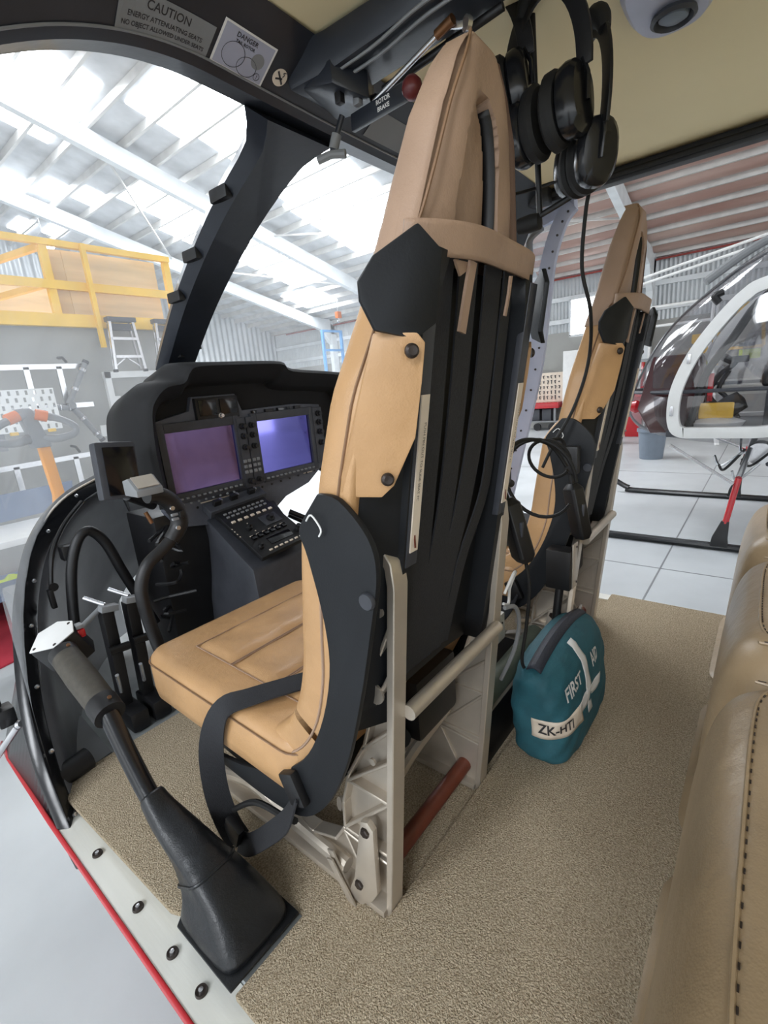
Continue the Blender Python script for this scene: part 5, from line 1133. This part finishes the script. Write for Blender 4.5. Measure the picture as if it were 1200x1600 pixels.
def build_headset(loc, rz, tilt, lb, sc_=1.):
    S = thing('headset', lb, 'headset', loc, 'hanging headsets')
    rot = Matrix.Rotation(rz, 3, 'Z') @ Matrix.Rotation(tilt, 3, 'Y'); o = Vector(loc)
    T = lambda x, y, z: o+rot @ (V(x, y, z)*sc_)
    P = [T(.062*math.cos(a)*1.08, 0, -.02+.115*math.sin(a)) for a in [R(-10+200*k/24) for k in range(25)]]
    MB().sweep(P, [(-.014, -.003), (.014, -.003), (.014, .003), (-.014, .003)], True, rot @ V(0, 1, 0)).build('headband', 'black', S, bevel=.001)
    P = [T(.058*math.cos(a), .0, -.01+.118*math.sin(a)) for a in [R(50+80*k/14) for k in range(15)]]
    MB().tube(P, lambda t: .010+.008*math.sin(math.pi*t), 12).build('head_pad', 'rubber', S)
    for sg in (-1, 1):
        secs = []
        for dx, k in ((-.004, .35), (0, .8), (.006, .96), (.018, 1.0), (.028, .95), (.034, .8), (.036, .4)):
            secs.append([T(sg*(.030+dx), .033*k*math.copysign(abs(math.cos(a))**.8, math.cos(a)), -.075+.05*k*math.copysign(abs(math.sin(a))**.8, math.sin(a))) for a in [2*math.pi*q/24 for q in range(24)]])
        MB().loft(secs).build('ear_cup', 'blackgloss', S)
        secs = []
        for dx, k in ((.030, .95), (.024, 1.08), (.012, 1.1), (.006, .95)):
            secs.append([T(sg*dx, .033*k*math.cos(a), -.075+.05*k*math.sin(a)) for a in [2*math.pi*q/24 for q in range(24)]])
        MB().loft(secs).build('ear_seal', 'rubber', S)
        MB().tube([T(sg*.064, 0, -.03), T(sg*.071, 0, -.052), T(sg*.069, 0, -.085)], .004, 8).build('yoke', 'blackgloss', S)
    MB().tube(cr([T(.068, .01, -.09), T(.075, .06, -.10), T(.05, .11, -.11), T(.02, .125, -.11)], 6), .0035, 8).build('mic_boom', 'black', S)
    MB().tube([T(.03, .12, -.11), T(.005, .128, -.11)], .010, 10).build('microphone', 'rubber', S)
    return S
build_headset((1.00, .375, 1.425), R(75), R(4), 'black headset hanging foremost beside the near headrest', 1.15)
build_headset((1.06, .315, 1.36), R(40), R(-10), 'black headset hanging lowest, its cable running down to the far seat', 1.1)
build_headset((1.00, .485, 1.49), R(100), R(8), 'black headset partly hidden above the near headrest', 1.05)
def build_hooks():
    S = thing('headset_hook', 'black bar hook holding the headsets below the ceiling', 'hook', (1.12, .32, 1.2))
    MB().tube(cr([(1.10, .42, 1.215), (1.10, .36, 1.232), (1.10, .315, 1.25), (1.10, .305, 1.262)], 5), .006, 8).build('hook_bar', 'black', S)
    MB().cyl((1.06, .42, 1.54), (1.10, .42, 1.215), .006).build('hanger_rod', 'black', S)
    MB().lathe((1.10, .44, 1.205), (0, -1, 0), [(.001, -.03), (.016, -.026), (.018, 0), (.016, .02), (.001, .024)], 14).build('end_knob', 'rubber', S)
    P = cr([(1.10, .318, 1.245), (1.10, .327, 1.20), (1.11, .335, 1.10), (1.14, .325, 1.02), (1.22, .345, .95), (1.235, .36, .88), (1.225, .385, .80), (1.21, .42, .73), (1.20, .45, .66)], 8)
    tag(MB().tube(P, .004, 8).build('headset_cable', 'rubber'), 'thin black headset cable running down the far seat side', 'cable')
build_hooks()

# ------------------------------------------------------------------ centre clutter between seats
def build_clutter():
    S = thing('headset_control_box', 'long black inline control box hanging beside the near seat frame', 'control box', (.86, .41, .5))
    def cbox(S, a, b, r):
        a = Vector(a); b = Vector(b); d = (b-a)
        x = V(.8, -.6, 0)
        MB().sweep([a, a+d*.1, a+d*.45, a+d*.9, b], lambda t: [(c1*r*(.5 if t < .05 else (.8 if t < .2 else (1 if t < .95 else .7))), c2*r*.7*(.5 if t < .05 else (.85 if t < .2 else (1.1 if t < .95 else .7)))) for c1, c2 in ((-1, -.7), (-.7, -1), (.7, -1), (1, -.7), (1, .7), (.7, 1), (-.7, 1), (-1, .7))], True, x).build('housing', 'black', S, bevel=.002)
        MB().box(a+d*.45+V(-.012, -.02, 0), (.010, .006, .03)).build('volume_slider', 'dkgrey', S, bevel=.001)
        MB().cyl(a, a-d*.22, .006, .004).build('strain_relief', 'rubber', S)
    cbox(S, (.875, .402, .66), (.885, .368, .525), .024)
    MB().tube(cr([(.873, .408, .69), (.868, .412, .76), (.866, .415, .84)], 5), .004, 8).build('lead', 'rubber', S)
    MB().tube(cr([(.886, .366, .52), (.893, .362, .46), (.905, .375, .36), (.905, .385, .28), (.925, .385, .24)], 6), .004, 8).build('lead', 'rubber', S)
    S = thing('headset_control_box', 'black inline control box draped on the far seat back', 'control box', (1.25, .37, .5))
    cbox(S, (1.215, .380, .62), (1.215, .350, .475), .024)
    MB().box((1.215, .38, .68), (.03, .035, .07)).build('cable_clip', 'black', S, bevel=.006); MB().tube(cr([(1.215, .385, .64), (1.21, .39, .68), (1.20, .40, .73), (1.15, .41, .74)], 5), .004, 8).build('lead', 'rubber', S)
    def loop(c, rx, rz, r=.0042, tilt=0.):
        c = Vector(c); return [c+V(-.02*math.sin(a)+tilt*math.cos(a), -rx*math.cos(a), rz*math.sin(a)) for a in [R(12*k) for k in range(28)]]
    tag(MB().tube(loop((1.0, .382, .673), .078, .09), .0042, 8).build('coiled_cable', 'rubber'), 'large loop of black headset cable between the seats', 'cable')
    tag(MB().tube(loop((1.02, .368, .715), .045, .044), .0038, 8).build('coiled_cable', 'rubber'), 'smaller inner loop of black cable between the seats', 'cable')
    tag(MB().tube(cr([(.835, .40, .73), (.88, .40, .755), (.94, .39, .768), (1.0, .36, .75), (1.02, .33, .70)], 6), .0042, 8).build('cable_lead', 'rubber'), 'black cable arching from the near seat rail to the loops', 'cable')
    S = thing('jack_socket', 'black jack socket fixed to the near seat rail', 'socket', (.83, .40, .70)); MB().box((.832, .392, .725), (.03, .03, .05)).build('socket_body', 'black', S, bevel=.005); MB().cyl((.85, .392, .70), (.875, .392, .69), .008).build('plug', 'black', S)
    S = thing('intercom_box', 'black box with a white screwed face plate between the seats', 'box', (1.33, .43, .3))
    MB().box((1.215, .405, .385), (.05, .065, .11)).build('case', 'black', S, bevel=.004)
    MB().box((1.222, .3705, .395), (.036, .003, .125)).build('face_plate', 'alu', S, bevel=.001)
    for z in (.345, .445): MB().lathe((1.23, .3685, z), (0, -1, 0), [(.0005, .002), (.003, .0015), (.003, 0), (.0005, 0)], 8).build('screw', 'darksnap', S)
    MB().cyl((1.21, .405, .33), (1.19, .41, .22), .011).build('cable_gland', 'black', S)
    MB().bar((1.225, .375, .33), (1.215, .385, .19), .022, .01, (0, 1, 0)).build('mount_strap', 'offwhite', S, bevel=.001)
    S = thing('centre_console', 'black boxed console with a green grey top between the seats', 'console', (1.05, .6, 0))
    MB().prism([(.84, .449, .001), (1.215, .449, .001), (1.215, .449, .135), (.84, .449, .135)], (0, .012, 0)).build('aft_plate', 'black', S, bevel=.002)
    MB().box((1.025, .62, .07), (.36, .30, .128)).build('console_body', 'black', S, bevel=.004)
    MB().cyl((.835, .475, .155), (1.215, .475, .165), .028).build('duct', 'green', S)
    MB().bar((.84, .452, .137), (1.215, .452, .142), .010, .004).build('edge_strip', 'alu', S)
    S = thing('white_relay_box', 'small cream electrical box behind the near seat frame', 'box', (1.0, .56, .2))
    MB().box((.93, .52, .235), (.06, .06, .10)).build('case', 'offwhite', S, bevel=.003); MB().box((.93, .4885, .245), (.045, .003, .07)).build('lid', 'white', S, bevel=.001)
    for dx in (-.018, .018): MB().lathe((.93+dx, .4865, .272), (0, -1, 0), [(.0005, .002), (.003, .0015), (.003, 0), (.0005, 0)], 8).build('screw', 'darksnap', S)
    S = thing('white_relay_box', 'second cream electrical box farther between the seats', 'box', (1.1, .58, .2))
    MB().box((1.09, .56, .22), (.08, .06, .08)).build('case', 'white', S, bevel=.003); MB().lathe((1.11, .529, .235), (0, -1, 0), [(.0005, .002), (.003, .0015), (.003, 0), (.0005, 0)], 8).build('screw', 'darksnap', S)
    tag(MB().tube(cr([(.80, .375, .455), (.84, .37, .44), (.88, .38, .38), (.895, .40, .30), (.89, .43, .22)], 6), .0045, 8).build('grey_cable', 'plastgrey'), 'grey cable curving out from the near seat cross tube', 'cable')
    tag(MB().tube(cr([(.81, .38, .48), (.84, .375, .51), (.875, .385, .50), (.88, .40, .46), (.85, .39, .44), (.815, .385, .455)], 6), .003, 8).build('cable_tie', 'white'), 'short white cable tie looped at the near seat frame', 'cable tie')
build_clutter()

# ------------------------------------------------------------------ first aid bag
def build_bag():
    S = thing('first_aid_bag', 'teal zipped bag with white cross lettered FIRST AID on the carpet', 'bag', (1.06, .345, .022))
    cx, cy, A, B, Hh = 1.075, .348, .185, .076, .228
    n = 96; ring = []
    for k in range(n):
        a = 2*math.pi*k/n; c, s_ = math.cos(a), math.sin(a); e = .55
        ring.append((math.copysign(abs(c)**e, c), math.copysign(abs(s_)**e, s_)))
    pts = [(A*x, B*y) for x, y in ring]; cum = [0]
    for i in range(n): cum.append(cum[-1]+math.hypot(pts[(i+1) % n][0]-pts[i][0], pts[(i+1) % n][1]-pts[i][1]))
    def S_(s, h, o=0.):
        s = s % cum[-1]; i = max(j for j in range(n) if cum[j] <= s); t = (s-cum[i])/max(1e-9, cum[i+1]-cum[i])
        x = pts[i][0]+(pts[(i+1) % n][0]-pts[i][0])*t; y = pts[i][1]+(pts[(i+1) % n][1]-pts[i][1])*t
        gy = interp(((0, .80), (.08, .97), (.3, 1.04), (.55, 1.0), (.75, .84), (.9, .55), (1, .12)), h)[0]; gx = interp(((0, .90), (.1, .99), (.5, 1.0), (.85, .99), (1, .93)), h)[0]
        dome = .03*(1-(x/A)**2)*h
        z = .023+Hh*interp(((0, 0), (.08, .06), (.55, .60), (.75, .84), (.9, .965), (1, 1.0)), h)[0]+dome
        wob = .003*math.sin(38*s+11*h)*math.sin(math.pi*min(1, h))+.002*math.sin(90*s-30*h)
        f = 1+(o+wob)/B*.6
        return V(cx+x*gx*(1+(o+wob)/A), cy+y*gy*f+(o*.0)+.012*h, z+(o if h > .9 else o*.3))
    hs = [i/26 for i in range(27)]
    MB().loft([[S_(cum[j], h) for j in range(n)] for h in hs]).build('bag_body', 'teal', S, ang=70)
    # zip along the ridge
    m = MB(); rows = []
    for k in range(25):
        x = -A*.90+A*1.80*k/24; z = .023+Hh+.03*(1-(x/A)**2)+.003; rows.append([V(cx+x, cy+.012-.017, z-.006), V(cx+x, cy+.012-.006, z+.001), V(cx+x, cy+.012, z+.003), V(cx+x, cy+.012+.006, z+.001), V(cx+x, cy+.012+.017, z-.006)])
    m.grid(rows).build('zip', 'zip', S, thick=.002)
    MB().bar((cx+A*.84, cy+.012, .255), (cx+A*.9, cy+.008, .275), .008, .006).build('zip_pull', 'steel', S, bevel=.001)
    MB().bar((cx-A*.86, cy+.014, .247), (cx-A*.97, cy+.02, .232), .018, .01).build('zip_end_tab', 'zip', S, bevel=.002)
    side = cum[int(n*.75)]  # arc position of the -y side centre
    def strip(s0, s1, h0, h1, mat, nm, ns=14, nh=8):
        MB().grid([[S_(s0+(s1-s0)*i/ns, h0+(h1-h0)*j/nh, .0016) for j in range(nh+1)] for i in range(ns+1)]).build(nm, mat, S, thick=.0006, ang=70)
    strip(side-.045, side-.018, .30, .93, 'white', 'cross_upright', 4, 14)
    strip(side-.10, side+.05, .40, .50, 'white', 'cross_bar', 14, 4)
    def ltext(body, size, s0, h0, mat, nm, bold=0.):
        vs, fs = text_tris(body, size, 'CENTER', bold); MB().add([S_(s0+v.x, h0+v.y/Hh*.95, .0042) for v in vs], fs).build(nm, mat, S, smooth=False)
    ltext('FIRST', .034, side-.105, .66, 'white', 'lettering', .0008); ltext('AID', .034, side+.035, .66, 'white', 'lettering', .0008)
    corner = cum[int(n*.62)]
    strip(corner-.075, corner+.075, .33, .50, 'offwhite', 'name_label', 22, 5)
    ltext('ZK-HTI', .028, corner-.015, .415, 'ink', 'handwriting', .0006)
build_bag()
print('objects', len(bpy.data.objects))
